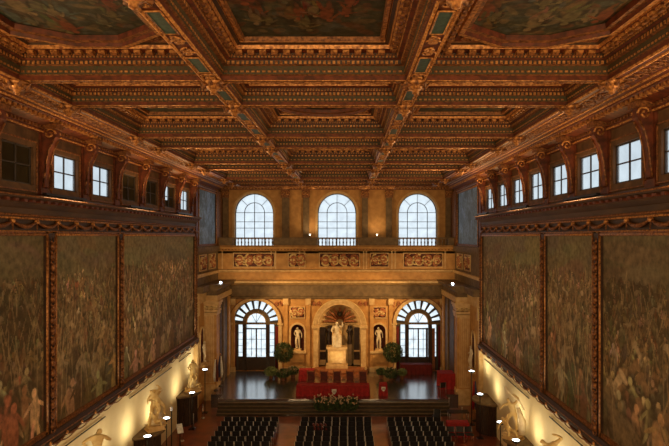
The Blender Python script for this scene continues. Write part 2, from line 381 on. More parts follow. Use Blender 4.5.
# wall cornices, friezes
for sx, nm in ((-1, 'left'), (1, 'right')):
    y1 = YS[sx]
    P = [(0, 14.12), (.12, 14.12), (.16, 14.25), (.16, 14.45), (.34, 14.6), (.40, 14.72), (.60, 14.80), (.62, 14.92), (.40, 14.98), (0, 14.98)]
    m = MB(); m.extrude([(sx*(HW-a), z) for a, z in P], 'y', 5, y1, 'cornice_brown')
    for y in np.arange(6, y1, .5): m.box(*sorted((sx*(HW-.36), sx*(HW-.58))), y, y+.2, 14.66, 14.76, 'red_wood')
    m.tube([(sx*(HW-.63), 5, 14.87), (sx*(HW-.63), y1, 14.87)], .035, 'dull_gold'); m.tube([(sx*(HW-.15), 5, 14.2), (sx*(HW-.15), y1, 14.2)], .05, 'dull_gold')
    struct('trim_%d' % (1 if sx < 0 else 2), m)
    # frieze with carved garlands above the paintings
    m = MB(); m.box(*sorted((sx*HW, sx*(HW-.08))), 5, y1, 13.58, 14.12, 'dark_wood')
    y = 7.0; per = 1.5
    while y < y1-.4:
        pts = [(sx*(HW-.15-.05*math.sin(PI*i/8)), y+per*i/8, 13.98-.20*math.sin(PI*i/8)) for i in range(9)]
        m.tube(pts, [.035, .05, .065, .08, .09, .08, .065, .05, .035], 'dull_gold', n=6)
        m.ball((sx*(HW-.16), y, 13.98), .10, 'gold', n=8); m.tube([(sx*(HW-.14), y, 13.95), (sx*(HW-.14), y+.06, 13.66)], [.05, .02], 'dull_gold')
        y += per
    m.tube([(sx*(HW-.1), 5, 14.09), (sx*(HW-.1), y1, 14.09)], .045, 'gold'); m.tube([(sx*(HW-.1), 5, 13.6), (sx*(HW-.1), y1, 13.6)], .05, 'gold')
    struct('trim_%d' % (3 if sx < 0 else 4), m)
    # corbelled frieze below the ceiling
    P = [(0, 17.45), (.10, 17.45), (.16, 17.6), (.16, 17.72), (.5, 17.82), (.75, 18.0), (.75, 18.12), (2.1, 18.12), (2.1, 18.5), (0, 18.5)]
    m = MB(); m.extrude([(sx*(HW-a), z) for a, z in P], 'y', 5, 49.0, 'red_wood')
    for y in np.arange(8, 49, .3): m.box(*sorted((sx*(HW-.5), sx*(HW-.72))), y, y+.14, 17.84, 17.97, 'gold')
    for y in np.arange(8, 49, .22): m.box(*sorted((sx*(HW-.1), sx*(HW-.22))), y, y+.11, 17.6, 17.7, 'dull_gold')
    for a, z, r in ((.78, 18.1, .05), (1.1, 18.11, .045), (2.0, 18.1, .05), (.14, 17.5, .04)):
        m.tube([(sx*(HW-a), 8, z), (sx*(HW-a), 49, z)], r, 'gold')
    for k, y in enumerate(np.arange(8.6, 48.6, 1.05)):
        scroll_relief(m, lambda u, v, y=y, sx=sx: (sx*(HW-1.55)+v, y+u, 18.10), 1.0, .72, 'dull_gold', .04, k)
    struct('trim_%d' % (5 if sx < 0 else 6), m)
for sx, nm in ((-1, 'left'), (1, 'right')):  # bar bodies added on the ledge for the fill lamps
    for k, y in enumerate((6, 14, 22, 30, 38)):
        t = thing('added_light_bar', '%s added low fill-light bar lying on the %s wall cornice' % (('nearest', 'second', 'middle', 'fourth', 'farthest')[k], nm), 'lamp', (sx*10.5, y, 14.98), 0, 'added fill-light bars on the %s cornice' % nm)
        m = MB(); m.box(-.08, .08, -1.6, 1.6, .02, .10, 'black_metal'); m.build('housing', t)
        m = MB()
        for q in (-1.3, 0, 1.3): m.box(-.05, .05, q-.05, q+.05, -.02, .02, 'black_metal')
        m.build('foot', t)
# scroll brackets between the clerestory windows
def bracket(sx):
    t = thing('scroll_bracket', '', 'bracket')
    d = -sx; m = MB()
    m.box(*sorted((0, d*.10)), -.24, .24, 15.0, 17.5, 'red_wood')
    prof = [(.10, 15.3), (.20, 15.35), (.18, 15.7), (.22, 16.2), (.32, 16.7), (.48, 17.1), (.62, 17.3), (.62, 17.75), (.10, 17.75)]
    m.extrude([(d*a, z) for a, z in prof], 'y', -.15, .15, 'red_wood'); m.build('console', t)
    m = MB()
    for y in (-.17, .17):
        m.tube([(d*(.40+a), y, 17.42+b) for a, b in spiral(0, 0, .22, 1.3, 0)], .045, 'gold', n=5)
        m.tube([(d*(.13+.0), y, 15.35), (d*.20, y, 15.8), (d*.25, y, 16.3), (d*.36, y, 16.8), (d*.56, y, 17.2)], .035, 'dull_gold', n=5)
    m.build('volute', t)
    m = MB(); m.box(*sorted((0, d*.14)), -.3, .3, 14.98, 15.25, 'red_wood'); m.build('base', t)
    m = MB(); m.box(*sorted((0, d*.70)), -.28, .28, 17.60, 17.80, 'dull_gold'); m.build('cap', t)
    return t
for sx, nm in ((-1, 'left'), (1, 'right')):
    b0 = bracket(sx); first = True
    W_ = WINS[sx]; step = W_[1]-W_[0]; n = 0
    for y in [q+step/2 for q in W_ if q > 15]:
        if y > YS[sx]+.3: break
        lab = 'carved scroll bracket between the small %s windows, %s from the viewer' % (nm, 'first' if n == 0 else ORD[n])
        if first: b0.location = (sx*HW, y, 0); b0['label'] = lab; b0['group'] = 'scroll brackets on the %s wall' % nm; first = False
        else: dup(b0, (sx*HW, y, 0), 0, lab)
        n += 1

# ------------------------------------------------------------------ ceiling
m = MB(); m.box(-HW-.5, HW+.5, YB-.5, YE+1, 19.5, 19.8, 'dark_wood'); m.box(-HW, HW, YB, 6.6, 18.2, 19.5, 'dark_wood'); struct('ceiling', m)
BX = [-8.85, -3.0, 3.0, 8.85]; BH = {-8.85: .16, 8.85: .16, -3.0: .27, 3.0: .27}
BY = [7.0, 10.0, 16.0, 19.0, 25.0, 28.0, 34.0, 37.0, 43.0, 46.0, 48.8]; TH = .13
m = MB()
for x in BX:
    h = BH[x]; m.box(x-h+.03, x+h-.03, 6.6, 49.0, 18.02, 19.5, 'red_wood')
    for s_ in (-1, 1): m.tube([(x+s_*(h-.03), 6.6, 18.02), (x+s_*(h-.03), 49, 18.02)], .045, 'gold', n=5)
    if h > .2:
        for y0, y1 in zip(BY, BY[1:]):
            L_ = y1-y0; n = 2 if L_ > 4 else 1
            for k in range(n):
                a = y0+.35+(L_-.3)*k/n; b = y0+(L_-.3)*(k+1)/n-.1
                mid = (a+b)/2; q = min(1.0, (b-a)/2-.1)
                m.box(x-.15, x+.15, mid-q*.6, mid+q*.6, 17.99, 18.03, 'teal_panel')
                m.tube([(x-.16, mid-q*.62, 17.99), (x+.16, mid-q*.62, 17.99), (x+.16, mid+q*.62, 17.99), (x-.16, mid+q*.62, 17.99)], .025, 'gold', n=4, closed=True)
                for e in (a+.15, b-.15):
                    scroll_relief(m, lambda u, v, e=e, x=x: (x+v, e+u, 18.0), .5, .42, 'gold', .06, int(e*10))
struct('ceiling', m)
m = MB()
for y in BY:
    m.box(-9.0, 9.0, y-TH+.03, y+TH-.03, 18.03, 19.5, 'red_wood')
    for s_ in (-1, 1): m.tube([(-9, y+s_*(TH-.02), 18.02), (9, y+s_*(TH-.02), 18.02)], .026, 'gold', n=5)
    for x in np.arange(-8.3, 8.5, .6):
        if min(abs(x-3), abs(x+3)) > .4: m.tube([(x-.2, y, 18.0), (x, y, 17.985), (x+.2, y, 18.0)], [.02, .045, .02], 'dull_gold', n=5)
struct('ceiling', m)
# end cornice above the gallery
m = MB(); m.box(-HW, HW, 48.9, YE, 18.1, 19.5, 'red_wood'); m.box(-HW, HW, YE-.5, YE, 17.85, 18.1, 'dull_gold')
for y in (49.0, 49.35, 50.0, 50.45): m.tube([(-HW, y, 18.08), (HW, y, 18.08)], .06, 'gold')
for x in np.arange(-10.8, 10.8, .3): m.box(x, x+.14, 50.3, 50.5, 17.92, 18.08, 'gold')
for k, x in enumerate(np.arange(-10, 10.1, 1.25)): scroll_relief(m, lambda u, v, x=x: (x+u, 49.68+v, 18.07), 1.1, .45, 'gold', .06, k)
for x in (-4.7, -2.1, 2.6, 5.2):
    m.ball((x, 49.6, 18.0), .3, 'gold', n=10, sc=(1.3, 1, .7)); m.tube([(x-.8, 49.6, 18.02), (x, 49.6, 17.9), (x+.8, 49.6, 18.02)], [.04, .12, .04], 'gold')
struct('trim_7', m)
# bosses where beams cross
def boss():
    t = thing('ceiling_boss', '', 'boss'); m = MB()
    m.lathe([(.34, 0), (.36, -.05), (.22, -.12), (.2, -.2), (.1, -.26), (.09, -.34), (0, -.38)], (0, 0, 0), 'gold', n=10); m.build('rosette', t)
    m = MB()
    for k in range(8):
        a = k*PI/4; m.tube([(.12*math.cos(a), .12*math.sin(a), -.06), (.34*math.cos(a), .34*math.sin(a), -.14), (.42*math.cos(a), .42*math.sin(a), -.02)], [.05, .07, .02], 'dull_gold', n=5)
    m.build('leaf_crown', t); return t
bb = boss(); first = True
rown = {10.0: None}
for xi_, x in enumerate(BX):
    for yi, y in enumerate(BY[1:10]):
        lab = 'gilded carved boss at %s beam crossing on the %s long beam' % (('nearest' if yi == 0 else ORD[yi]), ('far left', 'left', 'right', 'far right')[xi_])
        if first: bb.location = (x, y, 18.0); bb['label'] = lab; bb['group'] = 'bosses where the ceiling beams cross'; first = False
        else: dup(bb, (x, y, 18.0), 0, lab)
# coffers
MT = ['red_wood', 'dull_gold', 'dark_green', 'dull_gold', 'dark_wood', 'red_wood', 'dark_wood', 'red_wood', 'gold', 'dark_wood', 'gold']
def coffer(x0, x1, y0, y1, shape, label, seed, far):
    w_, d = x1-x0, y1-y0; small = d < 4; k = .62 if small else 1.0
    t = thing('ceiling_coffer', label, 'ceiling panel', ((x0+x1)/2, (y0+y1)/2, 18.0), 0, 'coffers of the painted ceiling')
    X, Y = w_/2, d/2
    loop = [(-X, -Y), (X, -Y), (X, Y), (-X, Y)]
    P = [(0, .03), (0, .16), (.06, .18), (.08, .42), (.18, .44), (.20, .56), (.30, .58), (.32, .72), (.55, .76), (.58, .86), (.68, .90), (.70, 1.0)]
    P = [(a*k, z*(1 if not small else .8)) for a, z in P]
    m = MB(); m.ring(loop, P, MT); m.build('stepped_frame', t)
    m = MB(); zf = 1 if not small else .8
    def row(ins, z, sp, sx_, sz, mt):
        a, b = X-ins*k, Y-ins*k
        for i in range(int(2*a/sp)):
            q = -a+sp*(i+.5)
            m.cbox(q, b, z*zf, sp*.55, sx_, sz, mt)
            if not far or True: m.cbox(q, -b, z*zf, sp*.55, sx_, sz, mt)
        for i in range(int(2*b/sp)):
            q = -b+sp*(i+.5); m.cbox(a, q, z*zf, sx_, sp*.55, sz, mt); m.cbox(-a, q, z*zf, sx_, sp*.55, sz, mt)
    f = 1.5 if far else 1.0
    row(.06, .26, .16*f, .05, .05, 'gold'); row(.17, .49, .14*f, .06, .09, 'gold'); row(.30, .62, .10*f, .05, .05, 'gold')
    row(.32, .66, .10*f, .05, .06, 'dull_gold')
    if not small: row(.44, .70, .34, .20, .08, 'gold'); row(.44, .64, .34, .10, .06, 'dull_gold')
    m.build('carved_moulding', t)
    ip = .70*k; ax, ay = X-ip, Y-ip; z = P[-1][1]
    W = 120 if not far else 40; arr = allegory(W, max(12, int(W*ay/ax)), seed, 1.0)
    if shape == 'octagon':
        c = .95
        O = [(-ax+c*1.4, -ay), (ax-c*1.4, -ay), (ax, -ay+c), (ax, ay-c), (ax-c*1.4, ay), (-ax+c*1.4, ay), (-ax, ay-c), (-ax, -ay+c)]
        m = MB()
        for sx_ in (-1, 1):
            for sy in (-1, 1):
                tri = [(sx_*ax, sy*ay), (sx_*(ax-c*1.4), sy*ay), (sx_*ax, sy*(ay-c))]
                m.add([(p[0], p[1], z-.10) for p in tri], [(0, 1, 2)], 'red_wood')
                scroll_relief(m, lambda u, v, sx_=sx_, sy=sy: (sx_*(ax-.38)+u, sy*(ay-.28)+v, z-.12), .5, .4, 'dull_gold', .07, seed)
        m.ring(O, [(-.10, z-.10), (-.05, z-.26), (.08, z-.26), (.10, z-.16), (.24, z-.14), (.26, z)], ['gold', 'gold', 'red_wood', 'dull_gold', 'red_wood'])
        m.build('octagonal_frame', t)
        msk = lambda u, v: (abs(u-.5)*2*ax-(ax-c*1.4))/(c*1.4)+(abs(v-.5)*2*ay-(ay-c))/c < 1.02
    elif shape == 'circle':
        R = min(ax, ay)-.02; m = MB(); O = [(R*math.cos(2*PI*i/40), R*math.sin(2*PI*i/40)) for i in range(40)]
        m.ring(O, [(-.02, z-.06), (.0, z-.24), (.12, z-.26), (.14, z-.16), (.32, z-.14), (.34, z)], ['gold', 'gold', 'red_wood', 'dull_gold', 'red_wood'])
        for sx_ in (-1, 1):
            for sy in (-1, 1):
                pts = [(sx_*ax, sy*ay)]+[(sx_*R*math.cos(PI/2*i/10), sy*R*math.sin(PI/2*i/10)) for i in range(11)]
                m.add([(p[0], p[1], z-.07) for p in pts], [tuple(range(12))], 'red_wood')
                scroll_relief(m, lambda u, v, sx_=sx_, sy=sy: (sx_*(ax-.5)+u, sy*(ay-.5)+v, z-.10), .7, .6, 'gold', .07, seed)
        m.build('round_frame', t)
        msk = lambda u, v: ((u-.5)*2*ax)**2+((v-.5)*2*ay)**2 < (R-.1)**2
    else:
        m = MB(); m.ring([(-ax, -ay), (ax, -ay), (ax, ay), (-ax, ay)], [(0, z-.02), (.02, z-.10), (.12, z-.12), (.14, z)], ['gold', 'gold', 'dull_gold']); m.build('picture_frame', t)
        msk = None
    canvas_mesh('ceiling_painting', arr, lambda u, v: ((u-.5)*2*ax, (v-.5)*2*ay, z+.01), t, msk)
cols = [(-8.69, -3.27, 'left'), (-2.73, 2.73, 'centre'), (3.27, 8.69, 'right')]
for i, (y0, y1) in enumerate(zip(BY, BY[1:])):
    for j, (x0, x1, cn) in enumerate(cols):
        big = y1-y0 > 4
        shape = 'rect'
        if big and j != 1 and i in (1, 5): shape = 'octagon'
        if big and j == 1 and i in (3, 7): shape = 'circle'
        lab = '%s %s coffer with painted panel in gilded frame, %s row of the %s column' % ('large' if big else 'narrow', {'rect': 'rectangular', 'octagon': 'octagonal', 'circle': 'round'}[shape], 'nearest' if i == 0 else ORD[i], cn)
        coffer(x0, x1, y0+TH, y1-TH, shape, lab, i*3+j, i > 4)

# ------------------------------------------------------------------ battle paintings on the side walls
def wall_painting(sx, y0, y1, z0, z1, label, seed, bright, res=20, name='battle_painting', arrf=None, bot=True):
    t = thing(name, label, 'painting', (sx*HW, (y0+y1)/2, z0))
    L_, H_ = y1-y0, z1-z0; W, H = int(L_*res), int(H_*res)
    arr = arrf(W, H) if arrf else battle(W, H, seed, bright, red=(.0 if seed != 13 else 1.0))
    canvas_mesh('canvas', arr, lambda u, v: (-sx*.10, (u-.5)*L_*(-sx if False else 1), v*H_), t)
    m = MB()
    for (b0, b1) in ((-L_/2-.12, -L_/2+.06), (L_/2-.06, L_/2+.12)): m.box(*sorted((0, -sx*.2)), b0, b1, -.1, H_+.1, 'dark_wood')
    for (b0, b1) in ((-.12, .06), (H_-.06, H_+.1)): m.box(*sorted((0, -sx*.2)), -L_/2-.12, L_/2+.12, b0, b1, 'dull_gold')
    for q in (-L_/2, L_/2): m.tube([(-sx*.2, q, 0), (-sx*.2, q, H_)], .05, 'gold', n=5)
    m.tube([(-sx*.2, -L_/2, H_), (-sx*.2, L_/2, H_)], .05, 'gold', n=5)
    m.build('frame', t); return t
Z0, Z1 = 5.75, 13.5
wall_painting(-1, 28.3, 41.6, Z0, Z1, 'huge faded battle fresco on the left wall, farthest and palest of the three', 11, 1.45, 16)
wall_painting(-1, 21.75, 27.65, Z0, Z1, 'narrow battle fresco between two gilded strips on the left wall', 12, 1.2, 22)
wall_painting(-1, 8.0, 21.1, Z0, Z1, 'dark battle fresco with red figures at left edge of the photo', 13, .95, 20)
wall_painting(1, 27.3, 39.2, Z0, Z1, 'huge faded battle fresco on the right wall, farthest of the three', 14, 1.35, 16)
wall_painting(1, 21.5, 26.7, Z0, Z1, 'narrow battle fresco between two gilded strips on the right wall', 15, 1.2, 22)
wall_painting(1, 8.0, 20.9, Z0, Z1, 'large battle fresco at right edge of the photo', 16, 1.0, 22)
def slate(W, H):
    c = Canvas(W, H, (.22, .36, .62)); rd = random.Random(W)
    for i in range(160):
        q = rd.uniform(.6, 1.35); c.ell(rd.uniform(0, W), rd.uniform(0, H), rd.uniform(1, 6), rd.uniform(2, 9), rd.uniform(-.6, .6), (.22*q, .36*q, .62*q), .7)
    return c.a
wall_painting(-1, 42.7, 48.4, 12.75, 17.3, 'blue-grey slate painting high on the left wall beside the gallery', 1, 1, 12, 'slate_painting', slate)
wall_painting(1, 40.4, 47.9, 12.75, 17.3, 'blue-grey slate painting high on the right wall beside the gallery', 2, 1, 12, 'slate_painting', slate)
# carved upright strips between paintings
def strip(sx, y, z0, z1, lab, wd=.26):
    t = thing('carved_strip', lab, 'ornament', (sx*HW, y, 0), 0, 'carved upright strips between the frescoes'); m = MB()
    m.box(*sorted((0, -sx*.22)), -wd, wd, z0, z1, 'dark_wood')
    for q in (-wd, wd): m.tube([(-sx*.22, q, z0), (-sx*.22, q, z1)], .03, 'dull_gold', n=5)
    m.build('board', t); m = MB(); z = z0+.25; k = 0
    while z < z1-.2:
        m.ball((-sx*.26, 0, z), .13, 'dull_gold', n=7, sc=(.7, 1, 1.2)); k += 1
        for s_ in (-1, 1): m.tube([(-sx*.25, 0, z+.1), (-sx*.28, s_*.14, z+.22), (-sx*.25, s_*.1, z+.36)], [.05, .045, .02], 'dull_gold', n=4)
        z += .42
    m.build('foliage_carving', t)
for sx, ys in ((-1, (21.42, 27.97, 41.85)), (1, (21.2, 27.0, 39.45))):
    for y, d in zip(ys, ('nearest', 'second', 'last')):
        strip(sx, y, 5.2, 13.55, '%s gilded carved upright strip between frescoes on the %s wall' % (d, 'left' if sx < 0 else 'right'), .26 if d != 'last' else .12)
for sx in (-1, 1):
    y1 = YS[sx]; m = MB()
    P = [(0, 4.95), (.08, 5.0), (.14, 5.1), (.34, 5.22), (.40, 5.35), (.40, 5.48), (.28, 5.62), (0, 5.66)]
    m.extrude([(sx*(HW-a), z) for a, z in P], 'y', 5, y1, 'dark_wood')
    y = 6.0; per = 1.25
    while y < y1-.3:
        pts = [(sx*(HW-.36), y+per*i/6, 5.30-.14*math.sin(PI*i/6)) for i in range(7)]
        m.tube(pts, [.03, .045, .06, .07, .06, .045, .03], 'dull_gold', n=5); m.ball((sx*(HW-.38), y, 5.34), .09, 'gold', n=6)
        m.tube([(sx*(HW-.12), y+per*i/6, 5.0-.12*math.sin(PI*i/6)) for i in range(7)], .03, 'dull_gold', n=4)
        y += per
    m.tube([(sx*(HW-.41), 5, 5.5), (sx*(HW-.41), y1, 5.5)], .03, 'dull_gold', n=4)
    struct('trim_%d' % (8 if sx < 0 else 9), m)
    for k, (a, b) in enumerate(((20, 26.5), (29.5, 36.5), (38.2, 41) if sx < 0 else (36.6, 39.0))):
        m = MB(); m.tube([(sx*(HW-.06), a, 4.55), (sx*(HW-.06), b, 4.55)], .03, 'bronze', n=6)
        for q in np.linspace(a+.3, b-.3, 4): m.tube([(sx*HW, q, 4.55), (sx*(HW-.06), q, 4.55)], .02, 'bronze', n=5)
        tag(m.build('hanging_rail'), '%s dark metal rail fixed under the frescoes on the %s wall' % (('nearest', 'middle', 'farthest')[k], 'left' if sx < 0 else 'right'), 'rail')

# ------------------------------------------------------------------ the end wall
UW = [-7.85, .02, 7.68]; UR = 1.82; US = 15.72
m = MB(); arched_wall(m, -HW, HW, YE, YE+.6, 12.1, 19.6, [(x, UR, 12.3, US) for x in UW], 'amber_stone'); struct('wall_end', m)
for i, x in enumerate(UW):
    t = thing('window_%d' % (41+i), '', '', (x, YE+.35, 12.3)); del t['label']; del t['category']; t['kind'] = 'structure'
    s_ = US-12.3; m = MB()
    for a in (-1, 1): m.box(a*UR-.06, a*UR+.06, -.05, .05, 0, s_, 'window_frame')
    arch_band(m, 0, UR-.08, UR+.02, s_, -.05, .05, 'window_frame'); arch_band(m, 0, .92, .98, s_, -.04, .04, 'window_frame')
    for a in (-.95, 0, .95): m.box(a-.03, a+.03, -.04, .04, 0, s_+(.95 if a == 0 else 0), 'window_frame')
    for z in (.95, 1.95, 2.55, s_): m.box(-UR, UR, -.03, .03, z-.025, z+.025, 'window_frame')
    for a in (PI/4, PI/2, 3*PI/4): m.tube([(.95*math.cos(a), 0, s_+.95*math.sin(a)), (1.8*math.cos(a), 0, s_+1.8*math.sin(a))], .022, 'window_frame', n=4)
    m.build('window_frame', t)
    m = MB(); pts = [(-UR, .08, 0), (UR, .08, 0)]+[(a, .08, b) for a, b in arch_pts(0, UR, s_)]
    m.add(pts, [tuple(range(len(pts)))], 'pane_glass'); m.build('window_pane', t)
    m = MB(); arch_band(m, 0, UR, UR+.22, s_, -.42, -.34, 'pale_stone')
    for a in (-1, 1): m.box(*sorted((a*UR, a*(UR+.22))), -.42, -.34, .4, s_, 'pale_stone')
    m.build('window_surround', t)
# gallery pilasters
def PX(x, D): return CX+(x-VX)*D/FP
def PZ(y, D): return CZ-(y-VY)*D/FP
for k, (a, b) in enumerate(((219, 228), (282, 289), (303, 309), (362, 368), (386, 392), (446, 456))):
    x0, x1 = max(PX(a, 50.7), -10.75), min(PX(b, 50.7), 10.75); m = MB(); mm = 'dull_gold' if k in (0, 5) else 'grey_stone'
    m.box(x0, x1, YE-.28, YE, 12.3, 18.0, 'grey_stone'); t = m.build('gallery_pilaster')
    tag(t, 'upright stone pilaster on the gallery wall, %s from the left' % ('first', 'second', 'third', 'fourth', 'fifth', 'sixth')[k], 'pilaster', 'pilasters along the gallery')
    m = MB(); c = (x0+x1)/2; h = (x1-x0)/2
    m.box(x0-.1, x1+.1, YE-.42, YE-.28, 17.1, 17.85, 'dull_gold')
    for s_ in (-1, 1): m.tube([(c+s_*h*.7+.0+a_, YE-.45, 17.5+b_) for a_, b_ in spiral(0, 0, .2, 1.2, 0)], .05, 'gold', n=5)
    m.build('capital', t)
# gallery: floor, parapet, relief band, entablature
m = MB(); m.box(-HW, HW, 49.5, YE, 11.9, 12.1, 'grey_stone'); struct('floor', m)
m = MB()
m.box(-HW, HW, 49.5, 49.75, 10.3, 12.2, 'amber_stone')
for x in (-10.5, -6.0, -5.6, -3.4, -2.95, 2.5, 2.75, 5.1, 5.4, 10.0): m.box(x-.05, x+.05, 49.46, 49.5, 10.45, 12.1, 'pale_stone')
m.extrude([(49.5, 12.12), (49.35, 12.18), (49.1, 12.36), (49.1, 12.5), (49.2, 12.56), (49.2, 12.62), (49.75, 12.62), (49.75, 12.12)], 'x', -HW, HW, 'amber_stone')
m.extrude([(49.5, 10.15), (49.3, 10.2), (49.2, 10.3), (49.2, 10.38), (49.5, 10.45)], 'x', -HW, HW, 'pale_stone')
m.box(-HW, HW, 49.5, 50.5, 9.1, 10.3, 'amber_stone')
m.extrude([(49.5, 8.95), (49.1, 9.05), (48.7, 9.25), (48.7, 9.38), (49.5, 9.5)], 'x', -9.7, 9.7, 'pale_stone')
m.box(-HW, HW, 49.5, 50.5, 7.75, 9.1, 'grey_stone')
m.extrude([(49.5, 7.7), (49.3, 7.75), (49.25, 7.9), (49.5, 8.0)], 'x', -9.7, 9.7, 'grey_stone')
for x in np.arange(-10.8, 10.8, .3): m.box(x, x+.15, 49.2, 49.32, 12.2, 12.3, 'dull_gold')
struct('trim_10', m)
def relief_panel(kind_w, loc, rz, lab, seed, sz=1.35):
    t = thing('relief_panel', lab, 'relief', loc, rz, 'scroll reliefs around the gallery front'); m = MB()
    h = sz; w_ = kind_w; m.ring([(-w_/2, -h/2), (w_/2, -h/2), (w_/2, h/2), (-w_/2, h/2)], [(0, 0), (0, .08), (.06, .10), (.1, .03)], ['pale_stone'])
    m2 = MB(); m2.slots = list(m.slots); m2.v = [(a, -c, b+0) for a, b, c in m.v]; m2.f = m.f; m2.m = m.m; m2.sm = m.sm
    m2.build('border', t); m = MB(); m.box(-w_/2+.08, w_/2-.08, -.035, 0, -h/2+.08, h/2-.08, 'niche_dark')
    m.build('ground', t); m = MB()
    scroll_relief(m, lambda u, v: (u, -.08, v), w_-.3, h-.15, 'gilt_marble', .085, seed); scroll_relief(m, lambda u, v: (u, -.06, v), w_-.3, h-.2, 'relief', .12, seed+9); scroll_relief(m, lambda u, v: (u+.2, -.06, v*.8), w_-.8, h-.2, 'gilt_marble', .07, seed+19)
    m.build('scrollwork', t)
for k, (a, b) in enumerate(((233, 275), (288, 306), (319, 360), (370, 389), (403, 443))):
    relief_panel((b-a)*.092, (PX((a+b)/2, 49.5), 49.5, 11.28), 0, ('wide' if k % 2 == 0 else 'small square')+' carved scroll relief on the gallery front, %s from the left' % ('first', 'second', 'third', 'fourth', 'fifth')[k], k)
for sx in (-1, 1):
    for k, y in enumerate((44.2, 47.2)):
        relief_panel(2.2, (sx*(HW-.1), y, 11.28), sx*-PI/2, '%s carved scroll relief on the %s side wall under the slate painting' % (('nearer', 'farther')[k], 'left' if sx < 0 else 'right'), 20+k)
# balustrade
bal_runs = [(233, 274), (317, 359), (398, 448)]
edges = []; x = -HW
m = MB(); m.box(-HW, HW, 49.25, 49.6, 13.22, 13.36, 'grey_stone')
prev = -HW
for a, b in bal_runs:
    x0, x1 = PX(a, 49.4), PX(b, 49.4); m.box(prev, x0, 49.3, 49.55, 12.62, 13.22, 'grey_stone'); prev = x1
m.box(prev, HW, 49.3, 49.55, 12.62, 13.22, 'grey_stone'); struct('trim_11', m)
def baluster():
    m = MB(); m.lathe([(.055, 0), (.055, .06), (.035, .1), (.07, .25), (.05, .38), (.03, .48), (.055, .54), (.055, .6)], (0, 0, 0), 'grey_stone', n=8); return m.build('baluster')
b0 = baluster(); cnt = 0
for ri, (a, b) in enumerate(bal_runs):
    x0, x1 = PX(a, 49.4), PX(b, 49.4); n = int((x1-x0)/.31)
    for i in range(n):
        o = b0 if cnt == 0 else b0.copy()
        if cnt: COL.objects.link(o)
        cnt += 1
        o.location = (x0+(i+.5)*(x1-x0)/n, 49.43, 12.62)
        tag(o, 'small turned stone baluster below the %s gallery window' % ('left', 'middle', 'right')[ri], 'baluster', 'balusters below the %s gallery window' % ('left', 'middle', 'right')[ri])
for k, px in enumerate((310, 377)):
    x = PX(px, 49.4); t = thing('gallery_lamp', 'small glowing lamp on the gallery rail %s of the middle window' % ('left', 'right')[k], 'lamp', (x, 49.43, 13.36)); m = MB()
    m.lathe([(.09, 0), (.03, .04), (.03, .18)], (0, 0, 0), 'bronze', n=8); m.build('stem', t); m = MB(); m.ball((0, 0, .25), .08, 'bulb'); m.build('bulb', t); spot((x, 49.2, 13.75), (0, -.55, 1), 260, AMB, 150, 1, .08); spot((x, 49.75, 13.75), (0, .4, .8), 90, WARM, 150, 1, .08)
# lower wall with arches
ZL = 1.05; AL = [(-7.45, 2.12), (7.6, 2.12)]; AC = (.30, 1.95); ZS = 5.45
NI = [(-3.58, .62), (3.9, .62)]
ops = [(AL[0][0], 2.12, ZL, ZS), (AL[1][0], 2.12, ZL, ZS), (AC[0], AC[1], ZL+.45, 5.25), (NI[0][0], .62, 2.95, 4.75), (NI[1][0], .62, 2.95, 4.75)]
m = MB(); arched_wall(m, -9.9, 9.9, 49.5, 50.5, 0, 7.8, ops, 'amber_stone'); struct('wall_end', m)
m = MB()
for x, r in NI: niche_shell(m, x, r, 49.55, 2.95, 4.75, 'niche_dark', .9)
niche_shell(m, AC[0], AC[1], 49.55, ZL+.45, 5.25, 'pale_stone', .72)
struct('wall_end', m)
# trims round the arches and niches
m = MB()
for x, r in AL:
    arch_band(m, x, 2.12, 2.42, ZS, 49.38, 49.5, 'pale_stone'); arch_band(m, x, 2.42, 2.50, ZS, 49.3, 49.5, 'dull_gold')
    for s_ in (-1, 1): m.box(*sorted((x+s_*2.12, x+s_*2.42)), 49.38, 49.5, ZL, ZS, 'pale_stone'); m.box(*sorted((x+s_*2.05, x+s_*2.55)), 49.3, 49.5, ZS-.12, ZS+.08, 'pale_stone')
x, r = AC
arch_band(m, x, r, r+.22, 5.25, 49.3, 49.5, 'pale_stone'); arch_band(m, x, r+.22, r+.45, 5.25, 49.22, 49.5, 'pale_stone'); arch_band(m, x, r+.45, r+.52, 5.25, 49.15, 49.5, 'gilt_marble')
for s_ in (-1, 1):
    m.box(*sorted((x+s_*r, x+s_*(r+.45))), 49.25, 49.5, ZL, 5.1, 'pale_stone'); m.box(*sorted((x+s_*(r-.08), x+s_*(r+.6))), 49.1, 49.5, 5.05, 5.28, 'pale_stone')
    m.box(*sorted((x+s_*(r-.02), x+s_*(r+.55))), 49.1, 49.5, ZL, ZL+.4, 'pale_stone')
for x, r in NI:
    arch_band(m, x, r, r+.16, 4.75, 49.38, 49.5, 'pale_stone')
    for s_ in (-1, 1): m.box(*sorted((x+s_*r, x+s_*(r+.16))), 49.38, 49.5, 2.95, 4.75, 'pale_stone')
    m.box(x-.8, x+.8, 49.2, 49.5, 2.75, 2.95, 'pale_stone'); m.box(x-.6, x+.6, 49.3, 49.5, 1.9, 2.75, 'amber_stone'); m.box(x-.75, x+.75, 49.3, 49.5, 1.05, 1.5, 'pale_stone')
for x in (-9.5, -4.65, -2.6, 2.95+.3, 5.0, 9.75): 
    m.box(x-.17, x+.17, 49.35, 49.5, ZL, 7.2, 'amber_stone'); m.box(x-.24, x+.24, 49.25, 49.5, 7.2, 7.75, 'pale_stone'); m.box(x-.24, x+.24, 49.25, 49.5, ZL, ZL+.4, 'pale_stone')
struct('trim_12', m)
for k, (x, r) in enumerate(NI):
    relief_panel(1.4, (x, 49.5, 6.45), 0, 'square reddish carved relief above the %s statue niche' % ('left', 'right')[k], 40+k, 1.1)
